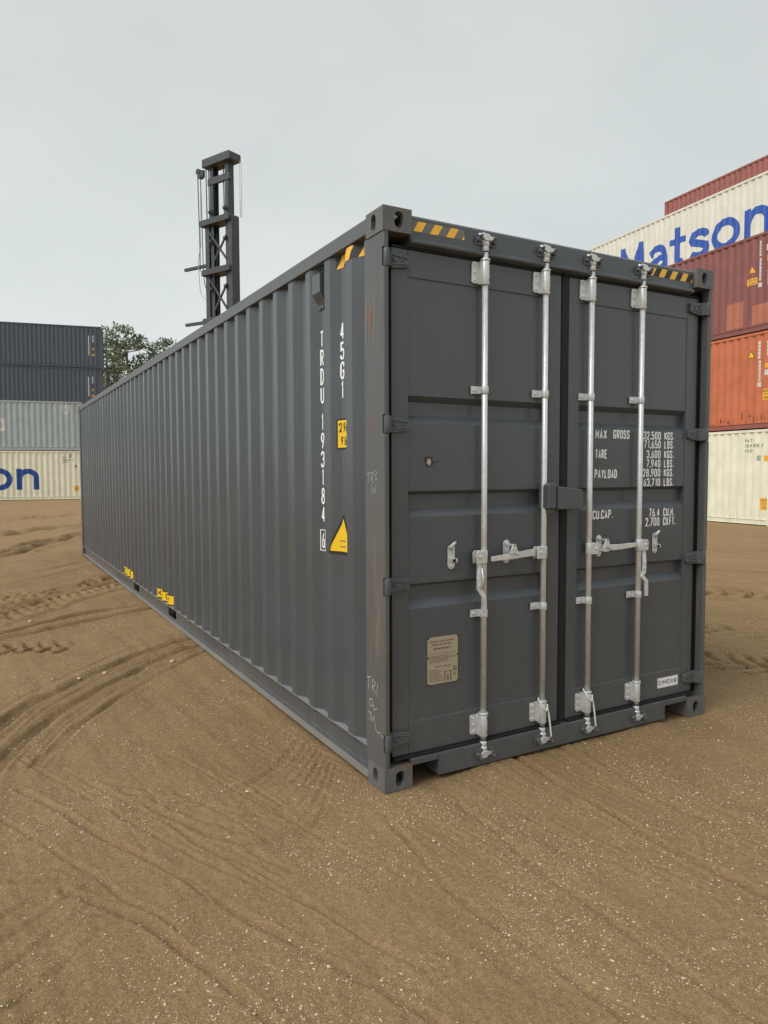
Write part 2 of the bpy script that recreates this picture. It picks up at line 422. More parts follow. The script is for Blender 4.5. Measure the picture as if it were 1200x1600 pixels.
def text_polys(txt, u, v, h, cw, gap, sw, rr=.42):
    """left-bottom (u,v), cap height h, char width cw, spacing gap, stroke sw -> [(poly, layer)], end u"""
    out = []; x = u
    for ch in txt:
        w = cw * NARROW.get(ch, 1)
        for k, (kind, pts) in enumerate(GL.get(ch, [])):
            iw = cw * (NARROW[ch] if ch in ('M', 'm') else 1) - sw; ih = h - sw
            pp = [(x + sw / 2 + p[0] * iw, v + sw / 2 + p[1] * ih) for p in pts]
            sharp = ch in 'AKMNVXY4TL17EFH'
            path = pp if sharp else rnd(pp, rr * cw, kind == 'c', sharp=SHARP.get((ch, k), ()))
            out += [(q, k) for q in ribbon(path, sw, kind == 'c')]
        x += w + gap
    return out, x - gap
def rect(u0, u1, v0, v1, layer=0): return [([Vector((u0, v0)), Vector((u1, v0)), Vector((u1, v1)), Vector((u0, v1))], layer)]

class Corr:
    """corrugated side wall: depth x as a function of y, all in container space"""
    def __init__(s, L, x_out=.012, depth=.036, first=.365, pitch=.274, post=.15, jit=0.0):
        s.x0, s.d = x_out, depth; s.k = [(post, x_out + depth)]
        y = first
        s.k.append((y - .067, x_out + depth))
        while y + .07 + .067 < L - post - .02:
            s.k += [(y, x_out), (y + .07, x_out), (y + .137, x_out + depth), (y + pitch - .067, x_out + depth)]
            y += pitch
        s.k = [k for k in s.k if k[0] < L - post] + [(L - post, x_out + depth)]
        jr = random.Random(8)
        if jit: s.k = [(y + jr.uniform(-jit, jit), x + jr.uniform(-jit, jit) * .8) for y, x in s.k]
        s.ys = [k[0] for k in s.k]; s.xs = [k[1] for k in s.k]
    def at(s, y): return float(np.interp(y, s.ys, s.xs))

def lay_side(polys, corr, name, mat, parent, off=.0013, lay=.0002, L=None):
    """polys in (u = -y, v = z), u running to the right for someone facing the side; wrapped over the corrugation"""
    bm = bmesh.new(); lay_l = bm.faces.layers.int.new('k')
    for poly, k in polys:
        vs = [bm.verts.new((-p[0], p[1], 0)) for p in poly]
        try: f = bm.faces.new(vs); f[lay_l] = k
        except ValueError: pass
    if corr and bm.verts:
        lo = min(v.co.x for v in bm.verts); hi = max(v.co.x for v in bm.verts)
        for y in corr.ys:
            if lo < y < hi:
                bmesh.ops.bisect_plane(bm, geom=bm.verts[:] + bm.edges[:] + bm.faces[:], plane_co=(y, 0, 0), plane_no=(1, 0, 0), dist=1e-6)
    vk = {}
    for f in bm.faces:
        for v in f.verts: vk[v] = f[lay_l]
    for v in bm.verts:
        y, z = v.co.x, v.co.y
        v.co = ((corr.at(y) if corr else .003) - off - lay * vk.get(v, 0), y, z)
    for f in bm.faces:
        f.normal_update()
        if f.normal.x > 0: f.normal_flip()
    me = bpy.data.meshes.new(name); bm.to_mesh(me); bm.free(); me.materials.append(MAT[mat])
    return link(name, me, parent)
def lay_flat(polys, fn, name, mat, parent, off=.0012, lay=.0002):
    """polys in (u,v); fn(u,v,off) -> 3D point"""
    m = MB()
    for poly, k in polys: m.face([fn(p[0], p[1], off + lay * k) for p in poly])
    return m.build(name, mat, parent, fix=False)

# ------------------------------------------------------------------ ISO corner casting
def stadium(cu, cv, w, h, n=7):
    r = w / 2; s = h / 2 - r; pts = []
    for k in range(n + 1): a = math.pi * k / n; pts.append((cu + r * math.cos(a), cv + s + r * math.sin(a)))
    for k in range(n + 1): a = math.pi + math.pi * k / n; pts.append((cu + r * math.cos(a), cv - s + r * math.sin(a)))
    return pts
def casting_mesh(x, y, z, sx, sy, sz, w=.162, l=.178, h=.118, mat='casting_paint'):
    """corner at (x,y,z); body grows by sx,sy,sz. holes in the outer x, y and z faces"""
    m = MB(); t = .028
    X = (x, x + sx * w); Y = (y, y + sy * l); Z = (z, z + sz * h)
    Xi = (X[0] + sx * t, X[1] - sx * t * .4); Yi = (Y[0] + sy * t, Y[1] - sy * t * .4); Zi = (Z[0] + sz * t * .9, Z[1] - sz * t * .4)
    def ring(mk, u0, u1, v0, v1, hole):
        cu = sum(p[0] for p in hole) / len(hole); cv = sum(p[1] for p in hole) / len(hole)
        n = len(hole); outer = []
        for p in hole:
            a, b = p[0] - cu, p[1] - cv
            ts = []
            if abs(a) > 1e-9: ts.append(((u1 if a > 0 else u0) - cu) / a)
            if abs(b) > 1e-9: ts.append(((v1 if b > 0 else v0) - cv) / b)
            k = min(ts); outer.append((cu + a * k, cv + b * k))
        for i in range(n):
            j = (i + 1) % n
            m.face([mk(*outer[i]), mk(*outer[j]), mk(*hole[j]), mk(*hole[i])])
            # fill the rectangle's corners
            if abs(outer[i][0] - outer[j][0]) > 1e-6 and abs(outer[i][1] - outer[j][1]) > 1e-6:
                cx = outer[i][0] if abs(outer[i][0] - u0) < 1e-6 or abs(outer[i][0] - u1) < 1e-6 else outer[j][0]
                cy = outer[i][1] if abs(outer[i][1] - v0) < 1e-6 or abs(outer[i][1] - v1) < 1e-6 else outer[j][1]
                m.face([mk(*outer[i]), mk(cx, cy), mk(*outer[j])])
    def tunnel(mk0, mk1, hole):
        n = len(hole)
        for i in range(n):
            j = (i + 1) % n; m.face([mk0(*hole[i]), mk0(*hole[j]), mk1(*hole[j]), mk1(*hole[i])])
    mm = lambda a: (min(a), max(a))
    # outer faces
    zc = Z[0] + sz * h * .50
    hy = stadium(X[0] + sx * .089, zc, .052, .080); hx = stadium(Y[0] + sy * .100, zc, .050, .080)
    hz = stadium(X[0] + sx * .085, Y[0] + sy * .100, .063, .122)
    ring(lambda u, v: (u, Y[0], v), *mm(X), *mm(Z), hy); ring(lambda u, v: (u, Yi[0], v), *mm(Xi), *mm(Zi), hy)
    tunnel(lambda u, v: (u, Y[0], v), lambda u, v: (u, Yi[0], v), hy)
    ring(lambda u, v: (X[0], u, v), *mm(Y), *mm(Z), hx); ring(lambda u, v: (Xi[0], u, v), *mm(Yi), *mm(Zi), hx)
    tunnel(lambda u, v: (X[0], u, v), lambda u, v: (Xi[0], u, v), hx)
    ring(lambda u, v: (u, v, Z[0]), *mm(X), *mm(Y), hz); ring(lambda u, v: (u, v, Zi[0]), *mm(Xi), *mm(Yi), hz)
    tunnel(lambda u, v: (u, v, Z[0]), lambda u, v: (u, v, Zi[0]), hz)
    # plain faces, outside and inside
    for (A, B, C) in ((X, Y, Z), (Xi, Yi, Zi)):
        m.face([(A[1], B[0], C[0]), (A[1], B[1], C[0]), (A[1], B[1], C[1]), (A[1], B[0], C[1])])
        m.face([(A[0], B[1], C[0]), (A[1], B[1], C[0]), (A[1], B[1], C[1]), (A[0], B[1], C[1])])
        m.face([(A[0], B[0], C[1]), (A[1], B[0], C[1]), (A[1], B[1], C[1]), (A[0], B[1], C[1])])
    me = bpy.data.meshes.new('corner_casting'); me.from_pydata(m.v, [], m.f)
    bm = bmesh.new(); bm.from_mesh(me); bmesh.ops.remove_doubles(bm, verts=bm.verts, dist=1e-5)
    bmesh.ops.recalc_face_normals(bm, faces=bm.faces); bm.to_mesh(me); bm.free(); me.materials.append(MAT[mat])
    return me

# ------------------------------------------------------------------ ground
def smooth(a, b, x):
    t = np.clip((x - a) / (b - a), 0, 1); return t * t * (3 - 2 * t)
_perm = rng.random((256, 256))
def vnoise(x, y):
    xi = np.floor(x).astype(int); yi = np.floor(y).astype(int); fx = x - xi; fy = y - yi
    fx = fx * fx * (3 - 2 * fx); fy = fy * fy * (3 - 2 * fy)
    g_ = lambda i, j: _perm[(i) & 255, (j) & 255]
    return (g_(xi, yi) * (1 - fx) + g_(xi + 1, yi) * fx) * (1 - fy) + (g_(xi, yi + 1) * (1 - fx) + g_(xi + 1, yi + 1) * fx) * fy - .5
def fbm(x, y, o=4, gain=.5):
    r = 0; a = 1.0
    for k in range(o): r = r + a * vnoise(x * 2 ** k + 17.3 * k, y * 2 ** k + 5.1 * k); a *= gain
    return r
def chaikin(p, n=3):
    p = [np.array(q, float) for q in p]
    for _ in range(n):
        o = [p[0]]
        for a, b in zip(p[:-1], p[1:]): o += [a * .75 + b * .25, a * .25 + b * .75]
        o.append(p[-1]); p = o
    return np.array(p)
def along(poly, x, y):
    """signed distance, arc length, for points near a polyline"""
    best = np.full(x.shape, 1e9); sd = np.zeros(x.shape); s = np.zeros(x.shape); acc = 0
    for a, b in zip(poly[:-1], poly[1:]):
        d = b - a; L = np.hypot(*d)
        if L < 1e-6: continue
        d = d / L; px, py = x - a[0], y - a[1]
        t = px * d[0] + py * d[1]; tc_ = np.clip(t, 0, L)
        dx, dy = px - tc_ * d[0], py - tc_ * d[1]; dist = dx * dx + dy * dy
        m = dist < best; best[m] = dist[m]
        sd[m] = (px * -d[1] + py * d[0])[m]; s[m] = acc + tc_[m]; acc += L
    return np.sqrt(best), sd, s
RUTS = [  # points, half width, depth
 ([(-1.9, 4.75), (-1.596, 4.951), (-1.299, 5.198), (-.684, 5.758), (.027, 5.98), (1.2, 6.2)], .055, .030),
 ([(-1.9, 4.60), (-1.601, 4.739), (-1.287, 4.862), (-.742, 5.283), (.053, 5.70), (1.2, 6.0)], .070, .036),
 ([(.8, 4.2), (.03, 3.891), (-.246, 3.679), (-.549, 3.515), (-.838, 3.196), (-1.064, 2.952), (-1.366, 2.569), (-1.51, 2.368), (-1.661, 2.094), (-1.95, 1.5)], .045, .024),
 ([(.8, 4.0), (-.068, 3.506), (-.506, 3.179), (-.741, 2.869), (-.97, 2.607), (-1.212, 2.315), (-1.385, 2.039), (-1.531, 1.762), (-1.75, 1.2), (-1.8, .6)], .045, .022),
 ([(.2, 3.5), (-.281, 3.049), (-.743, 2.523), (-1.07, 2.04), (-1.21, 1.87), (-1.5, 1.3)], .030, .014),
 ([(.3, 3.7), (-.40, 3.36), (-.80, 3.03), (-1.05, 2.75), (-1.30, 2.42), (-1.48, 2.1), (-1.7, 1.5)], .018, .010),
 ([(-4, 21.5), (-1.181, 23.198), (1.37, 24.617), (5, 26)], .16, .12),
 ([(-4, 15.5), (-1.302, 17.853), (-.057, 19.489), (.883, 20.32), (3, 22)], .30, .12),
 ([(-3, 10.8), (-1.399, 13.603), (-.601, 14.947), (.574, 17.603), (1.5, 20)], .10, .09),
 ([(-3, 10.2), (-1.41, 13.0), (-.63, 14.4), (.51, 17.1), (1.5, 19.5)], .08, .08),
 ([(-3, 9.6), (-1.428, 12.348), (-.67, 13.88), (.457, 16.565), (1.5, 19)], .10, .09),
 ([(7.5, 6.2), (8.567, 4.553), (9.068, 3.824), (10, 2.4)], .07, .045),
 ([(7.7, 6.4), (8.75, 4.75), (9.25, 4.02), (10.2, 2.6)], .07, .045),
 ([(9.5, 8.5), (12.2, 5.5), (13, 4)], .14, .06), ([(11.5, 10), (14.5, 6.5), (16, 4)], .16, .07),
 ([(-1.599, 1.002), (-1.287, .259), (-1.07, -.192), (-.976, -.496), (-.892, -.719), (-.667, -1.177), (-.5, -1.6)], .018, .008),
 ([(-1.492, -.107), (-1.274, -.417), (-1.17, -.7), (-1.107, -.861), (-1.034, -1.108), (-.95, -1.5)], .018, .009),
 ([(.83, .35), (.857, .003), (.863, -.527), (.82, -.972), (.822, -1.212), (.838, -1.478), (.85, -2.2)], .022, .014),
 ([(1.173, .2), (1.173, .011), (1.17, -.577), (1.13, -.981), (1.121, -1.296), (1.1, -2)], .016, .008),
 ([(1.27, .2), (1.261, -.227), (1.165, -.7), (1.203, -1.091), (1.146, -1.28), (1.1, -2)], .018, .010),
 ([(.25, .0), (.27, -.5), (.20, -1.0), (.22, -1.6), (.24, -2.2)], .018, .006),
 ([(-.10, .1), (-.13, -.45), (-.20, -.9), (-.12, -1.4), (-.1, -2)], .018, .006),
 ([(-1.15, .72), (-1.096, .63), (-.862, .415), (-.675, .39), (-.367, .576), (-.1, .9)], .022, .006),
 ([(-1.05, .45), (-.965, .247), (-.755, -.139), (-.568, -.117), (-.368, -.057), (-.1, .1)], .022, .007),
 ([(-.9, .55), (-.72, .15), (-.50, .12), (-.2, .35)], .018, .005),
 ([(-1.9, -.30), (-1.713, -.168), (-1.592, -.099), (-1.45, .0)], .016, .008), ([(-1.9, -.42), (-1.717, -.332), (-1.557, -.212), (-1.4, -.1)], .016, .009),
 ([(-1.9, -.62), (-1.721, -.513), (-1.569, -.376), (-1.4, -.25)], .016, .009), ([(-1.9, -.80), (-1.725, -.702), (-1.567, -.6), (-1.42, -.46)], .016, .009),
 ([(-1.9, -.93), (-1.72, -.83), (-1.55, -.72)], .016, .008),
 ([(-1.85, .25), (-1.62, .05), (-1.5, .0)], .02, .012), ([(-1.9, .55), (-1.7, .42), (-1.55, .40)], .02, .010),
]
_rf = random.Random(4)
for i in range(34):                     # fine scraped lines fanning over the foreground
    t = i / 33 + _rf.uniform(-.02, .02); x0 = -1.65 + 3.2 * t; y0 = 1.1 - .9 * t + _rf.uniform(-.5, .4); dx = .42 * (1 - t) - .03; n_ = _rf.randint(4, 9)
    L_ = _rf.uniform(.6, 2.2)
    RUTS.append(([(x0 + dx * L_ * k / n_ + _rf.uniform(-.018, .018), y0 - .95 * L_ * k / n_) for k in range(n_ + 1)], _rf.uniform(.008, .014), _rf.uniform(.0025, .0055)))
for k in range(9):                      # tread lines that sweep with the big arc
    o = -.34 + k * .085 + _rf.uniform(-.02, .02)
    RUTS.append(([(x - .66 * o, y + .75 * o) for x, y in [(.5, 4.1), (-.068, 3.68), (-.506, 3.34), (-.741, 3.02), (-.97, 2.77), (-1.212, 2.47), (-1.385, 2.22), (-1.55, 1.9), (-1.72, 1.4)]], _rf.uniform(.010, .020), _rf.uniform(.004, .009)))
for k in range(7):                      # feathered arcs left of the near corner
    o = k * .11
    RUTS.append(([(-1.25 + o * .5, .95 - o), (-.95 + o * .4, .55 - o), (-.62 + o * .2, .42 - o * .9), (-.30, .55 - o * .75), (-.05, .85 - o * .6)], _rf.uniform(.010, .018), _rf.uniform(.002, .004)))
for k in range(8):                      # and across the middle distance on the left
    y0 = 6.6 + k * 1.15 + _rf.uniform(-.3, .3)
    RUTS.append(([(-3.2, y0 - 2.4), (-1.6, y0 - .5), (-.6, y0 + .6), (.4, y0 + 2.0)], _rf.uniform(.03, .06), _rf.uniform(.010, .022)))
for k in range(12):                     # wheel lines crossing on the right
    c_ = 3.4 + k * .85 + _rf.uniform(-.2, .2)
    RUTS.append(([(c_ - 1.2, 4.2 + k * .25), (c_ + .1, 2.2 + k * .25), (c_ + 1.2, .6 + k * .25), (c_ + 2.4, -1.2 + k * .25)], _rf.uniform(.03, .06), _rf.uniform(.010, .024)))
LUGS = [  # centre line, half width, lug pitch, depth
 ([(-3, 4.6), (-2.2, 5.3), (-1.57, 6.099), (-1.384, 6.288), (-.984, 6.95), (-.611, 7.34), (.096, 8.278), (1.0, 9.3)], .36, .19, .10),
 ([(-2.2, 6.3), (-1.56, 7.2), (-1.30, 7.55), (-1.12, 7.75)], .42, .22, .085),
 ([(-2.3, 4.5), (-1.611, 4.29), (-1.158, 4.136), (-.95, 4.08)], .20, .15, .065),
 ([(5.2, 5.2), (6.1, 4.1), (6.95, 2.95), (7.6, 2.0), (8.4, .8)], .42, .24, .115),
 ([(2.75, 2.4), (3.25, 1.6), (3.72, .70), (4.1, 0), (4.6, -1)], .30, .19, .080),
 ([(4.0, 2.9), (4.5, 2.1), (5.0, 1.2), (5.5, .2)], .22, .22, .030),
]
def ground_height(x, y, detail=True):
    base = .17 * smooth(16, 35, y) * (1 - smooth(4, 12, x)) - .05 * smooth(6, 14, x) * (1 - smooth(45, 90, y))
    track_dark = np.zeros(x.shape)  # darkening mask, strongest at the bottom of ruts and tread cracks
    r = np.hypot(x - CAM.x, y - CAM.y)
    fade = 1 - smooth(25, 60, r)
    h = .030 * fbm(x * .35, y * .35, 3) * fade
    if detail:
        h += (.012 * fbm(x * 1.7 + 3, y * 1.7, 4) + .010 * fbm(x * 6 + 40, y * .8, 4)) * fade
        h += (.006 * fbm(x * 9, y * 9 + 7, 3) + .0035 * fbm(x * 31, y * 31 + 2, 3) * (1 - smooth(4, 9, r))) * fade
        # scraped lines that run with the container, stronger in places
        h += .0075 * fbm((x + .12 * y) * 15, y * .55 + 9, 4) * (.35 + 1.2 * np.clip(fbm(x * .5 + 4, y * .5, 2) + .25, 0, 1)) * (1 - smooth(6, 14, r))
        wl_ = 1 - smooth(1, 4, x)
        h += .045 * fbm((x * .83 + y * .56) * 1.3, (y * .83 - x * .56) * .16 + 30, 4) * smooth(5, 11, r) * fade * (1 - wl_)
        h += .040 * fbm((x * .8 - y * .6) * 1.6 + 12, (x * .6 + y * .8) * .16, 4) * smooth(5, 11, r) * fade * wl_
        xy = np.stack([x, y], -1)
        wob = .05 * fbm(x * 2.5 + 60, y * 2.5, 3)
        for pts, w, d in RUTS:
            p = chaikin(pts); m = (x > p[:, 0].min() - 4 * w) & (x < p[:, 0].max() + 4 * w) & (y > p[:, 1].min() - 4 * w) & (y < p[:, 1].max() + 4 * w)
            if not m.any(): continue
            dist, sd_, s = along(p, x[m] + wob[m] * min(1, w * 14), y[m])
            k = dist / w
            mod = np.clip(.90 + 1.1 * fbm(s * 1.6, s * 0 + w * 900, 4), .35, 1.6)
            cut = np.exp(-(k ** 4) * 1.1); rim = np.exp(-((k - 1.75) ** 2) * 2.2)
            h[m] += (-d * cut + d * .40 * rim) * mod
            track_dark[m] = np.maximum(track_dark[m], cut * min(.75, d * 19) * mod)
        for pts, w, pitch, d in LUGS:
            p = chaikin(pts); m = (x > p[:, 0].min() - 2 * w) & (x < p[:, 0].max() + 2 * w) & (y > p[:, 1].min() - 2 * w) & (y < p[:, 1].max() + 2 * w)
            if not m.any(): continue
            dist, sd_, s = along(p, x[m] + wob[m] * .6, y[m])
            tot = np.hypot(*np.diff(p, axis=0).T).sum()
            ends = smooth(0, .3, s) * (1 - smooth(tot - .3, tot, s))
            ins = (1 - smooth(w * .88, w * 1.08, dist)) * ends
            side = np.sign(sd_)
            ph = s / pitch + np.abs(sd_) / pitch * .55 + (side > 0) * .5 + .55 * fbm(s * 2.2, sd_ * 3 + 3, 2)
            fr = np.abs((ph % 1.0) - .5) * 2                      # 1 at the crack between two blocks
            lug = smooth(.52, .74, fr)
            mid = np.exp(-(sd_ / (w * .10)) ** 2)
            groove = np.exp(-((np.abs(sd_) - w * .55) / (w * .10)) ** 2)
            brk = np.clip(.55 + 1.6 * fbm(s * 3.1 + 11, sd_ * 4, 3), .15, 1.2)
            hh = -d * np.clip(lug * 1.0 + .7 * mid * (.4 + fbm(s * 5, s * 0 + 3, 2)) + .35 * groove, 0, 1.1) * ins * brk + d * .25 * ins * (1 - lug)
            rim = np.exp(-((dist / w - 1.15) ** 2) * 60) * ends
            h[m] += hh + d * .45 * rim * (.6 + fbm(s * 4, s * 0, 2))
            track_dark[m] = np.maximum(track_dark[m], np.clip(-hh / d, 0, 1) * 1.0)
    # the sill and rails press into banked sand; corners sit on the level
    sill = np.exp(-((y + .02) / .22) ** 2) * smooth(.22, .7, x) * (1 - smooth(1.9, 2.15, x))
    h = h * (1 - .8 * np.exp(-(np.hypot(x - .08, y - .08) / .35) ** 2)) * (1 - .8 * np.exp(-(np.hypot(x - 2.35, y - .08) / .35) ** 2))
    under = smooth(-.05, .25, x) * (1 - smooth(2.2, 2.5, x)) * smooth(-.1, .3, y) * (1 - smooth(11.9, 12.3, y))
    h = h * (1 - under) - .02 * under
    h = h + .030 * sill
    # level pads under the stacks
    pad = smooth(36.2, 37.5, y) * (1 - smooth(6, 9, x)); pad = np.maximum(pad, smooth(16.2, 17.3, x))
    h = h * (1 - pad)
    return base + h, np.clip(track_dark, 0, 1)

def build_ground():
    yaw = 29.25
    a_f = np.arange(-36, 40.01, .115)
    a_l = np.concatenate([np.arange(-80, -36, .6)]); a_r = np.arange(40.6, 80, .6); a_b = np.arange(80.5, 279.5, 4.0)
    ang = np.radians(np.concatenate([a_l, a_f, a_r, a_b]) + yaw)
    rr = [.55]
    while rr[-1] < 3500:
        q = rr[-1]; rr.append(q * (1.0035 if 1.6 < q < 11 else 1.007 if q < 45 else 1.06))
    rr = np.array(rr)
    A, Q = np.meshgrid(ang, rr, indexing='ij')
    x = CAM.x + Q * np.sin(A); y = CAM.y + Q * np.cos(A)
    z, track_dark = ground_height(x.ravel(), y.ravel())
    na, nr = A.shape
    co = np.stack([x.ravel(), y.ravel(), z], 1)
    c_i = len(co); co = np.vstack([co, [CAM.x, CAM.y, 0.0]]); track_dark = np.append(track_dark, 0)
    i = np.arange(na)[:, None]; j = np.arange(nr - 1)[None, :]; i2 = (i + 1) % na
    quads = np.stack([(i * nr + j), (i * nr + j + 1), (i2 * nr + j + 1), (i2 * nr + j)], -1).reshape(-1, 4)
    ii = np.arange(na); tri = np.stack([np.full(na, c_i), ii * nr, ((ii + 1) % na) * nr], 1)
    me = bpy.data.meshes.new('ground')
    nl = quads.size + tri.size
    me.vertices.add(len(co)); me.vertices.foreach_set('co', co.astype(np.float32).ravel())
    me.loops.add(nl); me.loops.foreach_set('vertex_index', np.concatenate([quads[:, ::-1].ravel(), tri[:, ::-1].ravel()]).astype(np.int32))
    npoly = len(quads) + len(tri); me.polygons.add(npoly)
    me.polygons.foreach_set('loop_start', np.concatenate([np.arange(len(quads)) * 4, quads.size + np.arange(len(tri)) * 3]).astype(np.int32))
    me.update(calc_edges=True); me.validate()
    me.polygons.foreach_set('use_smooth', np.ones(len(me.polygons), bool))
    at_ = me.attributes.new('track_dark', 'FLOAT', 'POINT'); at_.data.foreach_set('value', track_dark.astype(np.float32))
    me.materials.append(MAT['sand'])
    o = link('ground', me); o['kind'] = 'structure'; o['label'] = 'brown sandy yard with wheel ruts and tyre tread prints'
    if me.polygons[0].normal.z < 0:
        me.flip_normals()
    return o
build_ground()
def gz(x, y): return float(ground_height(np.array([float(x)]), np.array([float(y)]))[0][0])

# ------------------------------------------------------------------ main container
CW, CL, CH = 2.438, 12.192, 2.896
box = empty('shipping_container', (0, 0, 0))
tag(box, 'dark grey forty-foot container with closed doors standing alone in the foreground', 'container', 'shipping containers')
corr = Corr(CL, jit=.0016)
def side_wall_mesh(c, z0, z1, mirror, mat, name='side_wall', W_=CW):
    m = MB(); i = 0
    for (y, x) in c.k:
        X = W_ - x if mirror else x
        m.v += [(X, y, z0), (X, y, z1)]
    for k in range(len(c.k) - 1): m.f.append((2 * k, 2 * k + 1, 2 * k + 3, 2 * k + 2)); m.sm.append(False)
    return m.mesh(name, mat)
for mir in (False, True):
    o = link('side_wall', side_wall_mesh(corr, .165, 2.83, mir, 'grey_paint'), box)
for sx, x in ((1, -.002), (-1, CW + .002)):
    for sy, y in ((1, 0), (-1, CL)):
        for sz, z in ((1, 0), (-1, CH)):
            link('corner_casting', casting_mesh(x, y, z, sx, sy, sz), box, .005, 2)
# corner posts: door end with a deep hinge channel, notched where the hinge barrels sit
HZ = [(2.612, 2.698), (1.806, 1.892), (1.000, 1.086), (.205, .291)]
for mir in (False, True):
    f = (lambda x: CW - x) if mir else (lambda x: x)
    m = MB(); body = [(.003, .0221), (.031, .0221), (.027, .118), (.082, .118), (.082, .165), (.058, .208), (.008, .208), (.003, .203)]
    lip = [(.003, .0220), (.003, .009), (.005, .005), (.009, .003), (.025, .003), (.029, .005), (.031, .009), (.031, .0220)]
    m.prism([(f(a), b_) for a, b_ in body], 'z', .118, 2.778)
    zs = [.118]
    for a, b_ in sorted(HZ): zs += [a - .004, b_ + .004]
    zs.append(2.778)
    for k in range(0, len(zs), 2): m.prism([(f(a), b_) for a, b_ in lip], 'z', zs[k], zs[k + 1])
    post = m.build('corner_post', 'post_paint', box)
    m = MB(); m.box(min(f(.0275), f(.0295)), max(f(.0275), f(.0295)), .024, .112, .14, 2.77)  # gasket-black strips standing in for the deep shade of the slot
    m.box(min(f(.030), f(.0725)), max(f(.030), f(.0725)), .098, .117, .14, 2.77); m.build('post_slot_shade', 'gasket', box)
    m = MB(); pr = [(.003, CL - .003), (.06, CL - .003), (.15, CL - .05), (.15, CL - .10), (.06, CL - .17), (.003, CL - .17)]
    if mir: pr = [(CW - p[0], p[1]) for p in pr]
    m.prism(pr, 'z', .118, 2.778); m.build('corner_post', 'grey_paint', box, .004)
# rails
POCK = [(4.54, 4.90), (6.545, 6.915)]
for mir in (False, True):
    f = (lambda x: CW - x) if mir else (lambda x: x)
    def bx(m, x0, x1, *r): m.box(min(f(x0), f(x1)), max(f(x0), f(x1)), *r)
    m = MB(); bx(m, .002, .064, .178, CL - .178, 2.806, 2.884); m.build('top_rail', 'rail_grey', box, .004)
    m = MB()
    ys = [.178] + [y for p in POCK for y in p] + [CL - .178]
    bx(m, .032, .038, .178, CL - .178, .150, .1722);
    bx(m, .032, .038, .178, CL - .178, .0298, .062)
    for k in range(0, len(ys), 2): bx(m, .032, .038, ys[k], ys[k + 1], .0622, .1498)
    for a, b_ in POCK:
        for y in (a, b_ - .006): bx(m, .0382, .5, y, y + .006, .062, .150)
    rl = m.build('bottom_rail', 'grey_paint', box, .002, 1)
    m = MB(); bx(m, -.008, .060, .178, CL - .178, .022, .0295); m.build('rail_flange', 'dusty_flange', rl)
    m = MB(); bx(m, .010, .075, .178, CL - .178, .1725, .178); m.build('rail_ledge', 'ledge_lit_grey', rl)
# floor, roof, closed front end
m = MB(); m.box(.06, CW - .06, .12, CL - .12, .155, .170)
for k in range(40): m.box(.06, CW - .06, .45 + k * .29, .49 + k * .29, .05, .154)
m.build('floor', 'black_mark', box)
m = MB(); n = 0
y = .18
while y < CL - .3:
    m.face([(.062, y, 2.866), (CW - .062, y, 2.866), (CW - .062, y + .09, 2.866), (.062, y + .09, 2.866)])
    m.face([(.062, y + .09, 2.866), (CW - .062, y + .09, 2.866), (CW - .062, y + .11, 2.884), (.062, y + .11, 2.884)])
    m.face([(.062, y + .11, 2.884), (CW - .062, y + .11, 2.884), (CW - .062, y + .19, 2.884), (.062, y + .19, 2.884)])
    m.face([(.062, y + .19, 2.884), (CW - .062, y + .19, 2.884), (CW - .062, y + .21, 2.866), (.062, y + .21, 2.866)])
    y += .21
m.build('roof', 'grey_paint', box, fix=False)
m = MB(); x = .15
while x < CW - .16:
    for a, b_, ya, yb in ((0, .09, 0, 0), (.09, .12, 0, .045), (.12, .21, .045, .045), (.21, .24, .045, 0)):
        m.face([(min(x + a, CW - .15), CL - .06 + ya, .12), (min(x + b_, CW - .15), CL - .06 + yb, .12), (min(x + b_, CW - .15), CL - .06 + yb, 2.80), (min(x + a, CW - .15), CL - .06 + ya, 2.80)])
    x += .24
m.build('end_wall', 'grey_paint', box, fix=False)
m = MB(); m.box(.162, CW - .162, CL - .10, CL - .005, 2.79, 2.88); m.build('end_rail', 'rail_grey', box, .004)
m = MB(); m.box(.162, CW - .162, CL - .10, CL - .005, .02, .15); m.build('end_rail', 'rail_grey', box, .004)
# door header and sill
m = MB()
m.prism([(.026, 2.768), (.026, 2.872), (.036, 2.884), (.15, 2.884), (.15, 2.735), (.045, 2.735), (.012, 2.744), (.010, 2.758)], 'x', .163, CW - .163)
m.build('door_header', 'grey_door_paint', box, .004)
m = MB()
m.box(.163, .330, .012, .030, .108, .140); m.box(2.068, CW - .163, .012, .030, .108, .140)
m.prism([(.330, .022), (2.068, .022), (2.068, .140), (.330, .140)], 'y', .012, .030)
m.box(.163, CW - .163, .0302, .17, .120, .138)
m.box(.3302, .336, .0302, .17, .022, .1198); m.box(2.062, 2.0678, .0302, .17, .022, .1198)
m.build('door_sill', 'grey_door_paint', box, .003)
for a, b_ in ((.163, .3300), (2.068, CW - .163)):
    m = MB(); m.box(a, b_, .16, .168, .02, .119); m.build('pocket_back', 'gasket', box)

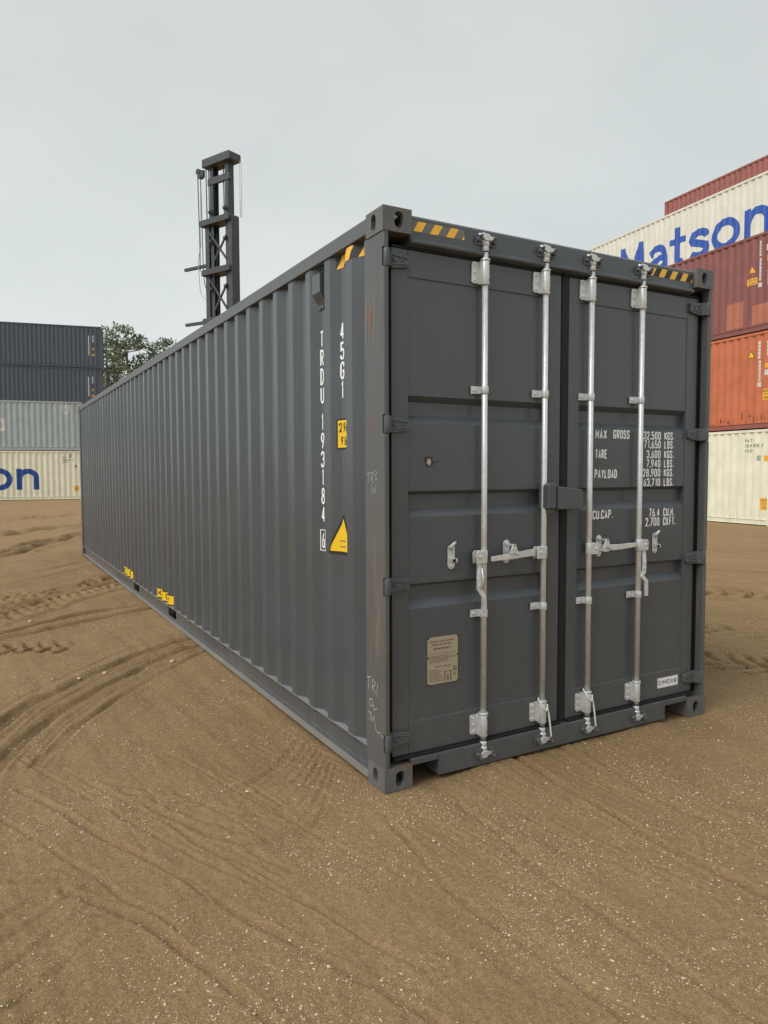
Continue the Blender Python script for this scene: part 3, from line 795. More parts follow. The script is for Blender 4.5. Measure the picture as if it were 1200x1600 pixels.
# ---- doors
YD = .055
def door_mesh(x0, x1, px0, px1, zb=.152, zt=2.722, pz0=.321, pz1=2.586):
    m = MB(); th = .05; yb = YD + th
    m.box(x0, px0, YD, yb, zb, zt); m.box(px1, x1, YD, yb, zb, zt)
    m.box(px0 + .0002, px1 - .0002, YD, yb, zb, pz0); m.box(px0 + .0002, px1 - .0002, YD, yb, pz1, zt)
    prof = [(YD + .006, pz1)]
    for a, b_, c_, d_ in ((2.000, 1.960, 1.901, 1.859), (1.516, 1.486, 1.424, 1.382), (1.038, 1.010, .949, .907)):
        prof += [(YD + .006, a), (YD + .042, b_ + .010), (YD + .042, c_), (YD + .006, d_)]
    prof.append((YD + .006, pz0))
    for (ya, za), (y2, z2) in zip(prof[:-1], prof[1:]):
        m.face([(px0, ya, za), (px1, ya, za), (px1, y2, z2), (px0, y2, z2)])
    m.face([(px0, yb - .002, pz0), (px1, yb - .002, pz0), (px1, yb - .002, pz1), (px0, yb - .002, pz1)])
    return m
DOORS = []
for side in (0, 1):
    if side == 0: d = door_mesh(.073, 1.189, .171, 1.100)
    else: d = door_mesh(1.249, 2.365, 1.332, 2.267)
    DOORS.append(d.build('door', 'grey_door_paint', box, .004, 2, fix=False))
DL, DR = DOORS
# rubber round each door
for dd, x0, x1 in ((DL, .073, 1.189), (DR, 1.249, 2.365)):
    m = MB()
    m.box(x0 - .034, x0 - .001, YD + .012, YD + .040, .145, 2.735) if dd is DL else m.box(x1 + .001, x1 + .034, YD + .012, YD + .040, .145, 2.735)
    m.box(x0, x1, YD - .026, YD + .032, .1385, .1515); m.box(x0, x1, YD - .006, YD + .032, 2.7225, 2.7345)
    if dd is DL:
        m.prism([(1.1895, YD + .012), (1.197, YD - .004), (1.241, YD - .004), (1.2485, YD + .012), (1.2485, YD + .03), (1.1895, YD + .03)], 'z', .140, 2.722)
        m.prism([(1.197, 2.722), (1.241, 2.722), (1.252, 2.752), (1.238, 2.775), (1.200, 2.775), (1.186, 2.752)], 'y', YD - .016, YD + .02)
    m.build('gasket', 'gasket', dd, .002, 1)
# hinges
def hinge(z0, z1, mir):
    f = (lambda x: CW - x) if mir else (lambda x: x)
    zc = (z0 + z1) / 2; m = MB()
    m.cyl((f(.024), .013, z0 - .002), (f(.024), .013, z1 + .002), .0155, 16)
    m.cyl((f(.024), .013, z0 - .009), (f(.024), .013, z0 - .003), .010, 12)
    y0, y1 = YD - .020, YD - .0015
    m.prism([(f(.024), z0 + .002), (f(.024), z1 - .002), (f(.075), z1 - .003), (f(.160), z1 - .014), (f(.168), z1 - .022), (f(.168), z0 + .022), (f(.160), z0 + .014), (f(.075), z0 + .003)], 'y', y0, y1)
    m.prism([(f(.012), .013), (f(.030), .000), (f(.072), y0 + .001), (f(.072), y1), (f(.030), .028)], 'z', z0 + .004, z1 - .004)
    for e, dz in ((.006, 1), (.006, -1)):   # stiffening ribs along the leaf
        m.bar((f(.040), y0 - .002, zc + dz * .026), (f(.155), y0 - .002, zc + dz * .014), .008, .007, (0, 1, 0))
    for xx, r_ in ((.082, .010), (.128, .006)): m.cyl((f(xx), y0 - .007, zc), (f(xx), y0 + .002, zc), r_, 10)
    return m
for dd, mir in ((DL, False), (DR, True)):
    for a, b_ in HZ: hinge(a, b_, mir).build('hinge', 'grey_door_paint', dd, .0025, 2)
# locking bars
YB = .022
BX = [.625, 1.044, 1.394, 1.813]
def rod(xb):
    m = MB(); m.cyl((xb, YB, .16), (xb, YB, 2.76), .0160, 20)
    for z0, z1, r in ((.296, .306, .0262), (2.718, 2.728, .0262)): m.cyl((xb, YB, z0), (xb, YB, z1), r, 18)
    return m
def bracket(xb, z0, z1):
    m = MB()
    m.cyl((xb, YB, z0), (xb, YB, z1), .0232, 20)
    m.box(xb - .026, xb + .0228, YB, YD - .001, z0 + .004, z1 - .004)
    m.prism([(xb - .070, z0 + .016), (xb - .062, z0 + .008), (xb - .020, z0 + .008), (xb - .020, z1 - .008), (xb - .062, z1 - .008), (xb - .070, z1 - .016)], 'y', YD - .012, YD - .001)
    for z in (z0 + .026, (z0 + z1) / 2, z1 - .026): m.cyl((xb - .050, YD - .018, z), (xb - .050, YD - .010, z), .0078, 8)
    return m
def bracket_holes(xb, z0, z1):
    out = []
    for z in (z0 + .024, z1 - .024):
        p = Vector((xb + .0232 * math.sin(R(35)), YB - .0232 * math.cos(R(35)), z)); n_ = Vector((math.sin(R(35)), -math.cos(R(35)), 0))
        m = MB(); m.cyl(p - n_ * .003, p + n_ * .0008, .0055, 8); out.append(m)
    return out
def clamp(xb, z):
    m = MB(); m.cyl((xb, YB, z - .020), (xb, YB, z + .020), .0215, 18)
    m.box(xb - .070, xb - .006, YD - .010, YD - .001, z - .020, z + .020)
    m.box(xb - .018, xb + .0215, YB, YD - .001, z - .0195, z + .0195)
    m.cyl((xb - .052, YD - .017, z), (xb - .052, YD - .009, z), .009, 8)
    return m
def cam_head(xb, zc, up):
    s_ = 1 if up else -1; m = MB(); z = lambda v: zc + s_ * v
    m.tube([(xb, YB, z(-.055)), (xb, YB, z(-.020))], .0185, 16)
    m.tube([(xb, YB, z(-.030)), (xb, YB, z(-.022)), (xb, YB, z(-.004)), (xb, YB - .004, z(.008))], [.0185, .0225, .0225, .014], 14)
    # hooked claws of the cam
    m.prism([(xb - .040, z(.010)), (xb - .012, z(-.006)), (xb + .014, z(-.004)), (xb + .040, z(.006)), (xb + .042, z(.020)), (xb + .020, z(.018)), (xb + .008, z(.030)), (xb - .030, z(.034)), (xb - .044, z(.026))], 'y', YB - .026, YB - .010)
    m.tube([(xb - .036, YB - .020, z(.016)), (xb - .040, YB - .006, z(.026)), (xb - .030, YB + .006, z(.032))], .008, 8)
    m.tube([(xb + .036, YB - .018, z(.010)), (xb + .040, YB - .004, z(.004)), (xb + .030, YB + .008, z(-.004))], .008, 8)
    return m
def keeper(xb, zc, up, yf):
    s_ = 1 if up else -1; m = MB(); z = lambda v: zc + s_ * v
    m.box(xb - .062, xb + .062, yf - .008, yf - .001, min(z(-.022), z(.030)), max(z(-.022), z(.030)))
    for dx in (-.050, .050):
        m.tube([(xb + dx, yf - .006, z(.004)), (xb + dx, yf - .028, z(.004))], .013, 10)
        m.tube([(xb + dx * .9, yf - .022, z(.020)), (xb + dx * .9, yf - .040, z(.018))], .009, 8)
    return m
hdr = [o for o in box.children if o.name.startswith('door_header')][0]
sil = [o for o in box.children if o.name.startswith('door_sill')][0]
for k, xb in enumerate(BX):
    dd = DL if k < 2 else DR
    rod(xb).build('locking_bar', 'galvanised', dd)
    for z0, z1 in ((.176, .300), (2.594, 2.724)):
        bracket(xb, z0, z1).build('bar_bracket', 'galvanised_bright', dd, .002, 2)
        for mm_ in bracket_holes(xb, z0, z1): mm_.build('bracket_hole', 'gasket', dd)
    for z in (2.046, .850): clamp(xb, z).build('bar_clamp', 'galvanised_bright', dd, .002, 2)
    cam_head(xb, 2.822, True).build('cam_head', 'galvanised_bright', dd, .0015, 1)
    cam_head(xb, .092, False).build('cam_head', 'galvanised_bright', dd, .0015, 1)
    keeper(xb, 2.816, True, .026).build('cam_keeper', 'grey_door_paint', hdr, .0015, 1)
    keeper(xb, .092, False, .012).build('cam_keeper', 'grey_door_paint', sil, .0015, 1)
# handles
def hub(xb, sx):
    m = MB(); z = 1.158; m.cyl((xb, YB, z - .034), (xb, YB, z + .034), .0205, 18)
    m.prism([(xb + sx * .004, z - .034), (xb + sx * .062, z - .034), (xb + sx * .066, z + .020), (xb + sx * .055, z + .034), (xb + sx * .004, z + .034)], 'y', YB - .022, YB - .016)
    m.prism([(xb + sx * .004, z - .034), (xb + sx * .062, z - .034), (xb + sx * .066, z + .020), (xb + sx * .055, z + .034), (xb + sx * .004, z + .034)], 'y', YB + .010, YB + .016)
    m.cyl((xb + sx * .038, YB - .029, z + .002), (xb + sx * .038, YB + .018, z + .002), .0095, 10)
    return m
def lever(path, w):
    m = MB()
    P_ = [Vector(p) for p in path]
    m.tube(P_, w, 8)
    return m
def flat_lever(path, h0, h1, t=.012):
    """flat steel bar along a path in the door plane"""
    m = MB(); n_ = len(path); pr = []
    P_ = [Vector((p[0], p[1])) for p in path]; Yv = [p[2] for p in path]
    L_ = []; R_ = []
    for i_, p in enumerate(P_):
        d_ = (P_[min(i_ + 1, n_ - 1)] - P_[max(i_ - 1, 0)]).normalized(); nn = Vector((-d_.y, d_.x)); hh = (h0 + (h1 - h0) * i_ / (n_ - 1)) / 2
        L_.append(p + nn * hh); R_.append(p - nn * hh)
    for i_ in range(n_ - 1):
        a, b_, c_, d_ = L_[i_], L_[i_ + 1], R_[i_ + 1], R_[i_]; ya, yb_ = Yv[i_], Yv[i_ + 1]
        q0 = [(a.x, ya - t / 2, a.y), (b_.x, yb_ - t / 2, b_.y), (c_.x, yb_ - t / 2, c_.y), (d_.x, ya - t / 2, d_.y)]
        q1 = [(x, y + t, z) for x, y, z in q0]
        m.face(q0); m.face(q1[::-1]); m.face([q0[0], q1[0], q1[1], q0[1]]); m.face([q0[3], q0[2], q1[2], q1[3]])
        if i_ == 0: m.face([q0[0], q0[3], q1[3], q1[0]])
        if i_ == n_ - 2: m.face([q0[1], q1[1], q1[2], q0[2]])
    me = m.mesh('door_handle', 'galvanised_bright')
    bm = bmesh.new(); bm.from_mesh(me); bmesh.ops.remove_doubles(bm, verts=bm.verts, dist=1e-6); bmesh.ops.recalc_face_normals(bm, faces=bm.faces); bm.to_mesh(me); bm.free()
    return me
def shift(p, k=1.0): return p
hub(BX[0], -1).build('handle_hub', 'galvanised_bright', DL, .0025, 2)
hub(BX[1], -1).build('handle_hub', 'galvanised_bright', DL, .0025, 2)
hub(BX[2], 1).build('handle_hub', 'galvanised_bright', DR, .0025, 2)
hub(BX[3], 1).build('handle_hub', 'galvanised_bright', DR, .0025, 2)
xb = BX[0] - .038
link('door_handle', flat_lever([(xb, 1.150, YB - .003), (xb + .006, 1.10, YB - .004), (xb - .004, 1.04, YB - .012), (xb - .004, .985, YB - .014), (xb + .024, .945, YB - .016), (xb + .030, .90, YB - .016), (xb + .030, .836, YB - .016)], .030, .026), DL, .002, 2)
m = MB(); m.cyl((xb, YB - .022, 1.005), (xb, YB - .008, 1.005), .009, 8); m.tube([(xb + .010, YB - .020, 1.10), (xb + .014, YB - .026, 1.04), (xb + .003, YB - .024, .99)], .006, 6); m.build('handle_latch', 'galvanised_bright', DL)
xb = BX[3] + .038
link('door_handle', flat_lever([(xb, 1.150, YB - .003), (xb + .002, 1.11, YB - .004), (xb - .002, 1.05, YB - .014), (xb - .006, .99, YB - .016), (xb - .022, .965, YB - .016), (xb + .012, .930, YB - .018), (xb + .014, .90, YB - .018), (xb + .014, .838, YB - .018)], .030, .026), DR, .002, 2)
m = MB(); m.cyl((xb - .004, YB - .026, 1.015), (xb - .004, YB - .010, 1.015), .009, 8); m.build('handle_latch', 'galvanised_bright', DR)
xb = BX[1] - .038
link('door_handle', flat_lever([(xb, 1.160, YB - .003), (xb - .06, 1.161, YB - .006), (xb - .12, 1.158, YB - .014), (xb - .20, 1.150, YB - .018), (xb - .26, 1.148, YB - .018), (xb - .345, 1.144, YB - .018)], .042, .026), DL, .002, 2)
xb = BX[2] + .038
link('door_handle', flat_lever([(xb, 1.160, YB - .003), (xb + .06, 1.160, YB - .006), (xb + .12, 1.158, YB - .014), (xb + .20, 1.158, YB - .018), (xb + .28, 1.162, YB - .018), (xb + .335, 1.164, YB - .018)], .042, .026), DR, .002, 2)
def catch(x, z, y=None, hook=True):
    m = MB(); m.prism(stadium(x, z, .046, .132, 8), 'y', YD - .006 + .006, YD + .004)
    for dz in (.046, -.046): m.cyl((x, YD - .008, z + dz), (x, YD + .002, z + dz), .011, 10)
    if hook:   # swinging keeper plate over the lever
        m.prism([(x - .030, z - .010), (x - .020, z + .018), (x - .004, z + .046), (x + .014, z + .046), (x + .022, z + .016), (x + .044, z - .006), (x + .036, z - .018), (x + .006, z - .004)], 'y', YB - .034, YB - .026)
        m.cyl((x + .004, YB - .034, z + .038), (x + .004, YD, z + .038), .008, 8)
        m.prism([(x - .020, z - .030), (x + .020, z - .030), (x + .020, z - .022), (x - .020, z - .022)], 'y', YB - .030, YD)
    else:
        m.tube([(x - .004, YD - .008, z + .040), (x - .016, YD - .020, z + .055), (x - .004, YD - .030, z + .074), (x + .012, YD - .024, z + .080)], [.010, .010, .009, .006], 8)
        m.box(x - .004, x + .020, YD - .030, YD, z - .028, z - .006)
        m.box(x - .016, x - .005, YD - .004, YD, z - .030, z - .004)
    return m
catch(.805, 1.172).build('handle_catch', 'galvanised_bright', DL, .002, 2)
catch(1.508, 1.166).build('handle_catch', 'galvanised_bright', DR, .002, 2)
catch(.436, 1.164, hook=False).build('handle_catch', 'galvanised_bright', DL, .002, 2)
catch(1.998, 1.158, hook=False).build('handle_catch', 'galvanised_bright', DR, .002, 2)
for x, z, dd in ((.436, 1.164, DL), (1.998, 1.158, DR)):
    m = MB(); m.box(x - .012, x + .008, YD - .0318, YD - .0302, z - .026, z - .008); m.build('catch_slot', 'gasket', dd)
# lock box over the middle
m = MB()
m.prism([(1.030, 1.405), (1.030, 1.535), (1.042, 1.548), (1.092, 1.548), (1.092, 1.405)], 'y', -.030, YD - .001)
m.build('lock_guard', 'grey_door_paint', DL, .006, 3)
m = MB()
m.prism([(1.098, 1.400), (1.098, 1.530), (1.265, 1.512), (1.278, 1.500), (1.278, 1.402), (1.268, 1.396)], 'y', -.046, .040)
m.box(1.262, 1.300, .020, YD - .001, 1.398, 1.505); m.box(1.105, 1.26, .0405, YD - .001, 1.42, 1.50)
m.build('lock_box', 'grey_door_paint', DR, .007, 3)
m = MB(); m.box(1.045, 1.095, -.010, .030, 1.380, 1.404); m.build('lock_tongue', 'grey_door_paint', DL, .003)
# seal cords looped over the two middle bars
for xb, dd in ((BX[1], DL), (BX[2], DR)):
    m = MB()
    loop = [(xb + .026, YB - .006, .262), (xb + .020, YB - .022, .285), (xb + .008, YB - .032, .245), (xb - .018, YB - .030, .272), (xb - .030, YB - .014, .305), (xb - .024, YB + .010, .318), (xb, YB + .024, .312), (xb + .024, YB + .012, .300), (xb + .031, YB - .008, .268), (xb + .030, YB - .022, .235), (xb + .034, YB - .028, .18), (xb + .040, YB - .030, .125), (xb + .046, YB - .030, .085)]
    path = [(p[0], p[1]) for p in loop]
    q = chaikin([np.array(p) for p in loop[1:]], 2)
    m.tube([tuple(p) for p in q], .0048, 7); m.build('seal_cord', 'cord_white', dd)

# ---- markings on the doors
yp = YD + .006
dfn = lambda u, v, o: (u, yp - o, v)
ffn = lambda u, v, o: (u, YD - o, v)
def door_text(lines, u, sw, cw, gap, h, anchor='l'):
    out = []
    for t, v in lines:
        p, e = text_polys(t, 0, v, h, cw, gap, sw); dx = u if anchor == 'l' else u - e
        out += [([Vector((a.x + dx, a.y)) for a in poly], k) for poly, k in p]
    return out
def door_line(t, v, u, cw, gap, h, sw, anchor='l'):
    """one painted line, each character a piece of its own"""
    tot = sum(cw * NARROW.get(c, 1) + gap for c in t) - gap; x = u if anchor == 'l' else u - tot
    for c in t:
        if c in GL: lay_flat(text_polys(c, x, v, h, cw, 0, sw)[0], dfn, 'painted_character', 'white_mark', DR)
        x += cw * NARROW.get(c, 1) + gap
k = 1.0178; Zs = lambda z: 1.6175 + (z - 1.6175) * k; Xs = lambda x: -1.7319 + (x + 1.7319) * (YD + .006 + 3.0888) / 3.0888
th_ = .054; rows = [1.8085, 1.754, 1.694, 1.637, 1.580, 1.521]; SWD = .0078
door_line('MAX', Zs(1.803), Xs(1.411), .0262, .0055, th_, SWD); door_line('GROSS', Zs(1.806), Xs(1.556), .0238, .0050, th_, SWD)
door_line('TARE', Zs(1.688), Xs(1.412), .0215, .0040, th_, SWD); door_line('PAYLOAD', Zs(1.571), Xs(1.408), .0232, .0042, th_, SWD)
door_line('CU.CAP.', Zs(1.331), Xs(1.396), .0245, .0048, th_, SWD)
for a, b_, z in zip(['32,500', '71,650', '3,600', '7,940', '28,900', '63,710'], ['KGS.', 'LBS.'] * 3, rows):
    door_line(a, Zs(z - .002), Xs(1.968), .0250, .0052, .0505, SWD, 'r'); door_line(b_, Zs(z - .002), Xs(2.000), .0225, .0048, .0505, SWD)
door_line('76.4', Zs(1.329), Xs(1.968), .0250, .0052, th_, SWD, 'r'); door_line('CU.M.', Zs(1.329), Xs(2.001), .0225, .0050, th_, SWD)
door_line('2,700', Zs(1.272), Xs(1.968), .0250, .0052, th_, SWD, 'r'); door_line('CU.FT.', Zs(1.272), Xs(2.001), .0205, .0040, th_, SWD)
# maker's sticker
m = MB(); m.box(2.044, 2.238, YD - .0008, YD - .0001, .212, .277); m.build('maker_sticker', 'white_sticker', DR)
pol = door_text([('C', .232)], 2.052, .0050, .0225, .0050, .027) + door_text([('I', .232)], 2.0825, .0050, .0225, .0050, .027) + door_text([('M', .232)], 2.095, .0050, .0270, .0050, .027) + door_text([('C', .232)], 2.1330, .0050, .0225, .0050, .027)
lay_flat(pol, ffn, 'sticker_lettering', 'navy_mark', DR, .0015)
strokes = [[(2.164, .251), (2.188, .251)], [(2.164, .240), (2.188, .240)], [(2.164, .240), (2.164, .251)], [(2.188, .240), (2.188, .251)], [(2.176, .230), (2.176, .259)],
           [(2.202, .259), (2.199, .246)], [(2.202, .255), (2.224, .255)], [(2.202, .250), (2.224, .250)], [(2.202, .245), (2.224, .245)], [(2.212, .259), (2.212, .230)], [(2.198, .240), (2.226, .240)], [(2.211, .239), (2.199, .231)], [(2.213, .239), (2.226, .231)]]
lay_flat([(q, i % 6) for i, s in enumerate(strokes) for q in ribbon(s, .0026)], ffn, 'sticker_lettering', 'grey_mark', DR, .0015)
# approval plate
px0, px1, pz0, pz1 = .288, .481, .494, .745
m = MB(); m.box(px0, px1, yp - .004, yp - .0005, pz0, pz1); pl = m.build('approval_plate', 'plate_tan', DL, .001, 1)
for x in (px0 + .003, px1 - .003):
    for z in (pz0 + .003, (pz0 + pz1) / 2 + .02, pz1 - .003): m = MB(); m.cyl((x, yp - .008, z), (x, yp - .001, z), .0045, 8); m.build('rivet', 'black_mark', DL)
pol = []; rp = random.Random(5)
def words(z, h, x0, x1):
    x = x0
    while x < x1 - .006:
        w = rp.uniform(.008, .024); pol.extend(rect(x, min(x + w, x1), z, z + h)); x += w + .0045
pol += door_text([('APPROVED FOR TRANSPORT', pz1 - .028)], px0 + .014, .0018, .0056, .0018, .009) + door_text([('UNDER CUSTOMS SEAL', pz1 - .044)], px0 + .026, .0018, .0056, .0018, .009)
words(pz1 - .066, .008, px0 + .035, px1 - .05)
pol += rect(px0 + .01, px1 - .01, pz1 - .090, pz1 - .0885)
z = pz1 - .105
while z > pz0 + .115: words(z, .0042, px0 + .010, px1 - .012 if rp.random() < .6 else px1 - .06); z -= .0095
pol += door_text([('SAFETY APPROVAL', pz0 + .088)], px0 + .05, .0016, .0052, .0017, .008)
z = pz0 + .072
while z > pz0 + .012: words(z, .0040, px0 + .010, px0 + rp.choice((.085, .10, .07))); z -= .0095
for a, b_, c_, d_ in ((px0 + .105, px0 + .112, pz0 + .010, pz0 + .06), (px0 + .105, px0 + .150, pz0 + .0602, pz0 + .064), (px0 + .143, px0 + .150, pz0 + .010, pz0 + .06), (px0 + .122, px0 + .133, pz0 + .012, pz0 + .045)): pol += rect(a, b_, c_, d_)
words(pz0 + .074, .010, px1 - .030, px1 - .008); words(pz0 + .060, .010, px1 - .030, px1 - .008); words(pz0 + .036, .010, px1 - .030, px1 - .008)
lay_flat(pol, lambda u, v, o: (u, yp - .004 - o, v), 'plate_lettering', 'plate_ink', DL, .0008)
# knocked-off paint
def blob(cx, cz, r, n, jag, seed):
    rr_ = random.Random(seed); return [Vector((cx + r * (1 + jag * (rr_.random() - .5)) * math.cos(2 * math.pi * i / n), cz + r * 1.15 * (1 + jag * (rr_.random() - .5)) * math.sin(2 * math.pi * i / n))) for i in range(n)]
cx, cz = .297, 1.667
lay_flat([(blob(cx, cz, .0265, 18, .6, 2), 0)], dfn, 'paint_chip', 'chip_brown', DL)
lay_flat([(blob(cx + .001, cz - .001, .0140, 14, .6, 4), 1)], dfn, 'paint_chip', 'chip_pink', DL, .0016)
lay_flat([(q, 0) for q in ribbon([(cx + .028, cz - .010), (cx + .05, cz + .001), (cx + .065, cz + .002)], .0035)] + [(q, 0) for q in ribbon([(cx + .072, cz - .004), (cx + .074, cz + .004)], .003)], dfn, 'scuff_mark', 'chip_brown', DL)
# hazard stripes on the header
def stripes(u0, u1, v0, v1, pitch, w, lean, phase=0):
    out = []; u = u0 - lean - pitch + phase
    while u < u1 + pitch:
        poly = [(u, v0), (u + w, v0), (u + w + lean, v1), (u + lean, v1)]
        P_ = [Vector(p) for p in poly]
        def clip(P_, f, val, keep_gt):
            o_ = []
            for i_ in range(len(P_)):
                a, b_ = P_[i_], P_[(i_ + 1) % len(P_)]; ia = (a.x > val) == keep_gt; ib = (b_.x > val) == keep_gt
                if ia: o_.append(a)
                if ia != ib: t = (val - a.x) / (b_.x - a.x); o_.append(a.lerp(b_, t))
            return o_
        P_ = clip(P_, 0, u0, True)
        if len(P_) > 2: P_ = clip(P_, 0, u1, False)
        if len(P_) > 2: out.append((P_, 1))
        u += pitch
    return out
hfn = lambda u, v, o: (u, .026 - o, v)
for u0, u1, ph in ((.168, .492, .045), (1.885, 2.262, .0)):
    lay_flat(rect(u0, u1, 2.806, 2.856), hfn, 'hazard_stripe', 'black_mark' if u0 > 1 else 'grey_mark', hdr, .0008)
    lay_flat(stripes(u0, u1, 2.806, 2.856, .098, .048, .030, ph), hfn, 'hazard_stripe', 'amber_stripe', hdr, .0014)
# ---- markings on the side
lay_side(rect(-.60, -.215, 2.735, 2.800), corr, 'hazard_stripe', 'black_mark', box, .0010)
lay_side(stripes(-.60, -.215, 2.735, 2.800, .135, .068, .045, .05), corr, 'hazard_stripe', 'amber_stripe', box, .0018)
def vert_text(txt, yc, ztop, h, step, cw, sw):
    z = ztop
    for ch in txt:
        p, e = text_polys(ch, 0, z - h, h, cw, 0, sw, .45)
        lay_side([([Vector((a.x - yc - cw / 2, a.y)) for a in poly], k) for poly, k in p], corr, 'painted_character', 'white_mark', box)
        z -= step
yi = [corr.k[4 * j + 4] for j in range(4)]         # start of the hollows
yc1 = corr.k[4][0] + .051; yc2 = corr.k[8][0] + .051
vert_text('45G1', yc1, 2.443, .098, .1085, .047, .0135)
vert_text('TRDU', yc2, 2.440, .098, .1085, .047, .0135)
vert_text('193184', yc2, 1.955, .098, .1085, .047, .0135)
vert_text('6', yc2, 1.256, .094, .1, .040, .012)
p6 = [(q, 1) for q in ribbon([(-yc2 - .030, 1.148), (-yc2 - .030, 1.270), (-yc2 + .028, 1.270), (-yc2 + .028, 1.148)], .0045, True)]
lay_side(p6, corr, 'check_digit_frame', 'white_mark', box)
# height label
a, b_ = yc1 - .090, yc1 + .050
lay_side(rect(-b_, -a, 1.740, 1.912), corr, 'height_label', 'black_mark', box, .0008)
lay_side(rect(-b_ + .010, -a - .010, 1.750, 1.902, 1), corr, 'height_label', 'yellow_label', box, .0013)
pol = text_polys('2.9m', -b_ + .018, 1.836, .052, .022, .007, .0075)[0] + text_polys("9'6\"", -b_ + .030, 1.762, .052, .022, .007, .0075)[0]
lay_side(pol, corr, 'label_lettering', 'black_mark', box, .0022)['kind'] = 'stuff'
# warning triangle
tri = lambda s_, dz: [Vector((-yc1 - .118 * s_, 1.158 + dz)), Vector((-yc1 + .105 * s_, 1.150 + dz)), Vector((-yc1 + .075 * s_ , 1.165 + dz)), Vector((-yc1 + .004, 1.374 - (1 - s_) * .16))]
lay_side([([Vector((-yc1 - .125, 1.156)), Vector((-yc1 - .118, 1.148)), Vector((-yc1 + .110, 1.148)), Vector((-yc1 + .118, 1.158)), Vector((-yc1 + .008, 1.372)), Vector((-yc1 - .006, 1.372))], 0)], corr, 'warning_triangle', 'black_mark', box, .0008)
lay_side([([Vector((-yc1 - .103, 1.166)), Vector((-yc1 + .097, 1.166)), Vector((-yc1 + .002, 1.350)), Vector((-yc1 - .002, 1.350))], 1)], corr, 'warning_triangle', 'yellow_label', box, .0014)
for z in (1.222, 1.190): lay_side(rect(-yc1 - .028, -yc1 + .028, z, z + .008), corr, 'label_lettering', 'scuff', box, .0024)
# fork pocket labels
for y0, y1 in ((4.66, 5.40), (6.90, 7.52)):
    lay_side(rect(-y1, -y0, .190, .300), corr, 'pocket_label', 'black_mark', box, .0008)
    lay_side(rect(-y1 + .010, -y0 - .010, .198, .292, 1), corr, 'pocket_label', 'yellow_label', box, .0016)
    cwf = (y1 - y0 - .10) / 10 - .018
    lay_side(text_polys('EMPTY ONLY', -y1 + .03, .212, .066, cwf, .018, .012)[0], corr, 'label_lettering', 'black_mark', box, .0026)['kind'] = 'stuff'
# ventilator
xv = corr.at(yc2)
m = MB(); yv = yc2
m.prism([(xv - .003, 2.585), (xv - .012, 2.605), (xv - .040, 2.650), (xv - .040, 2.755), (xv - .012, 2.775), (xv - .003, 2.790)], 'y', yv - .060, yv + .050)
m.box(xv - .009, xv - .001, yv - .04, yv + .03, 2.560, 2.5848); m.box(xv - .009, xv - .001, yv - .04, yv + .03, 2.7902, 2.812)
for z in (2.572, 2.802): m.cyl((xv - .014, yv - .006, z), (xv - .007, yv - .006, z), .008, 8)
m.build('ventilator', 'grey_paint', box, .003)
# chalk scribbles and rust on the near corner post
def scrib(paths, w, mat, name, x=.003):
    lay_side([(q, i) for i, p in enumerate(paths) for q in ribbon([(-a, b_) for a, b_ in p], w)], None, name, mat, box, .0009)
scrib([[(.185, 1.602), (.150, 1.612)], [(.168, 1.606), (.172, 1.555)], [(.142, 1.560), (.138, 1.612), (.112, 1.606), (.116, 1.588), (.138, 1.582), (.108, 1.556)], [(.100, 1.618), (.086, 1.620), (.080, 1.606), (.094, 1.596), (.080, 1.580), (.098, 1.572)],
       [(.134, 1.548), (.128, 1.500), (.112, 1.535), (.100, 1.508), (.084, 1.552)]], .0032, 'chalk', 'chalk_mark')
scrib([[(.196, .548), (.150, .560)], [(.172, .554), (.178, .490)], [(.140, .492), (.134, .552), (.104, .540), (.112, .520), (.136, .516), (.100, .484)], [(.078, .540), (.088, .470)],
       [(.165, .440), (.135, .446), (.128, .418), (.150, .404), (.168, .416), (.160, .440)], [(.128, .424), (.118, .396), (.085, .410)],
       [(.180, .370), (.150, .372)], [(.160, .330), (.148, .375), (.136, .330), (.118, .362), (.098, .300), (.080, .285), (.060, .298), (.040, .286), (.015, .282)]], .0032, 'chalk', 'chalk_mark')
scrib([[(.135, 1.900), (.128, 1.858), (.134, 1.820)], [(.140, 2.420), (.150, 2.370), (.144, 2.330)], [(.132, 2.43), (.138, 2.36), (.150, 2.30)]], .006, 'rust_scratch', 'rust_scratch')

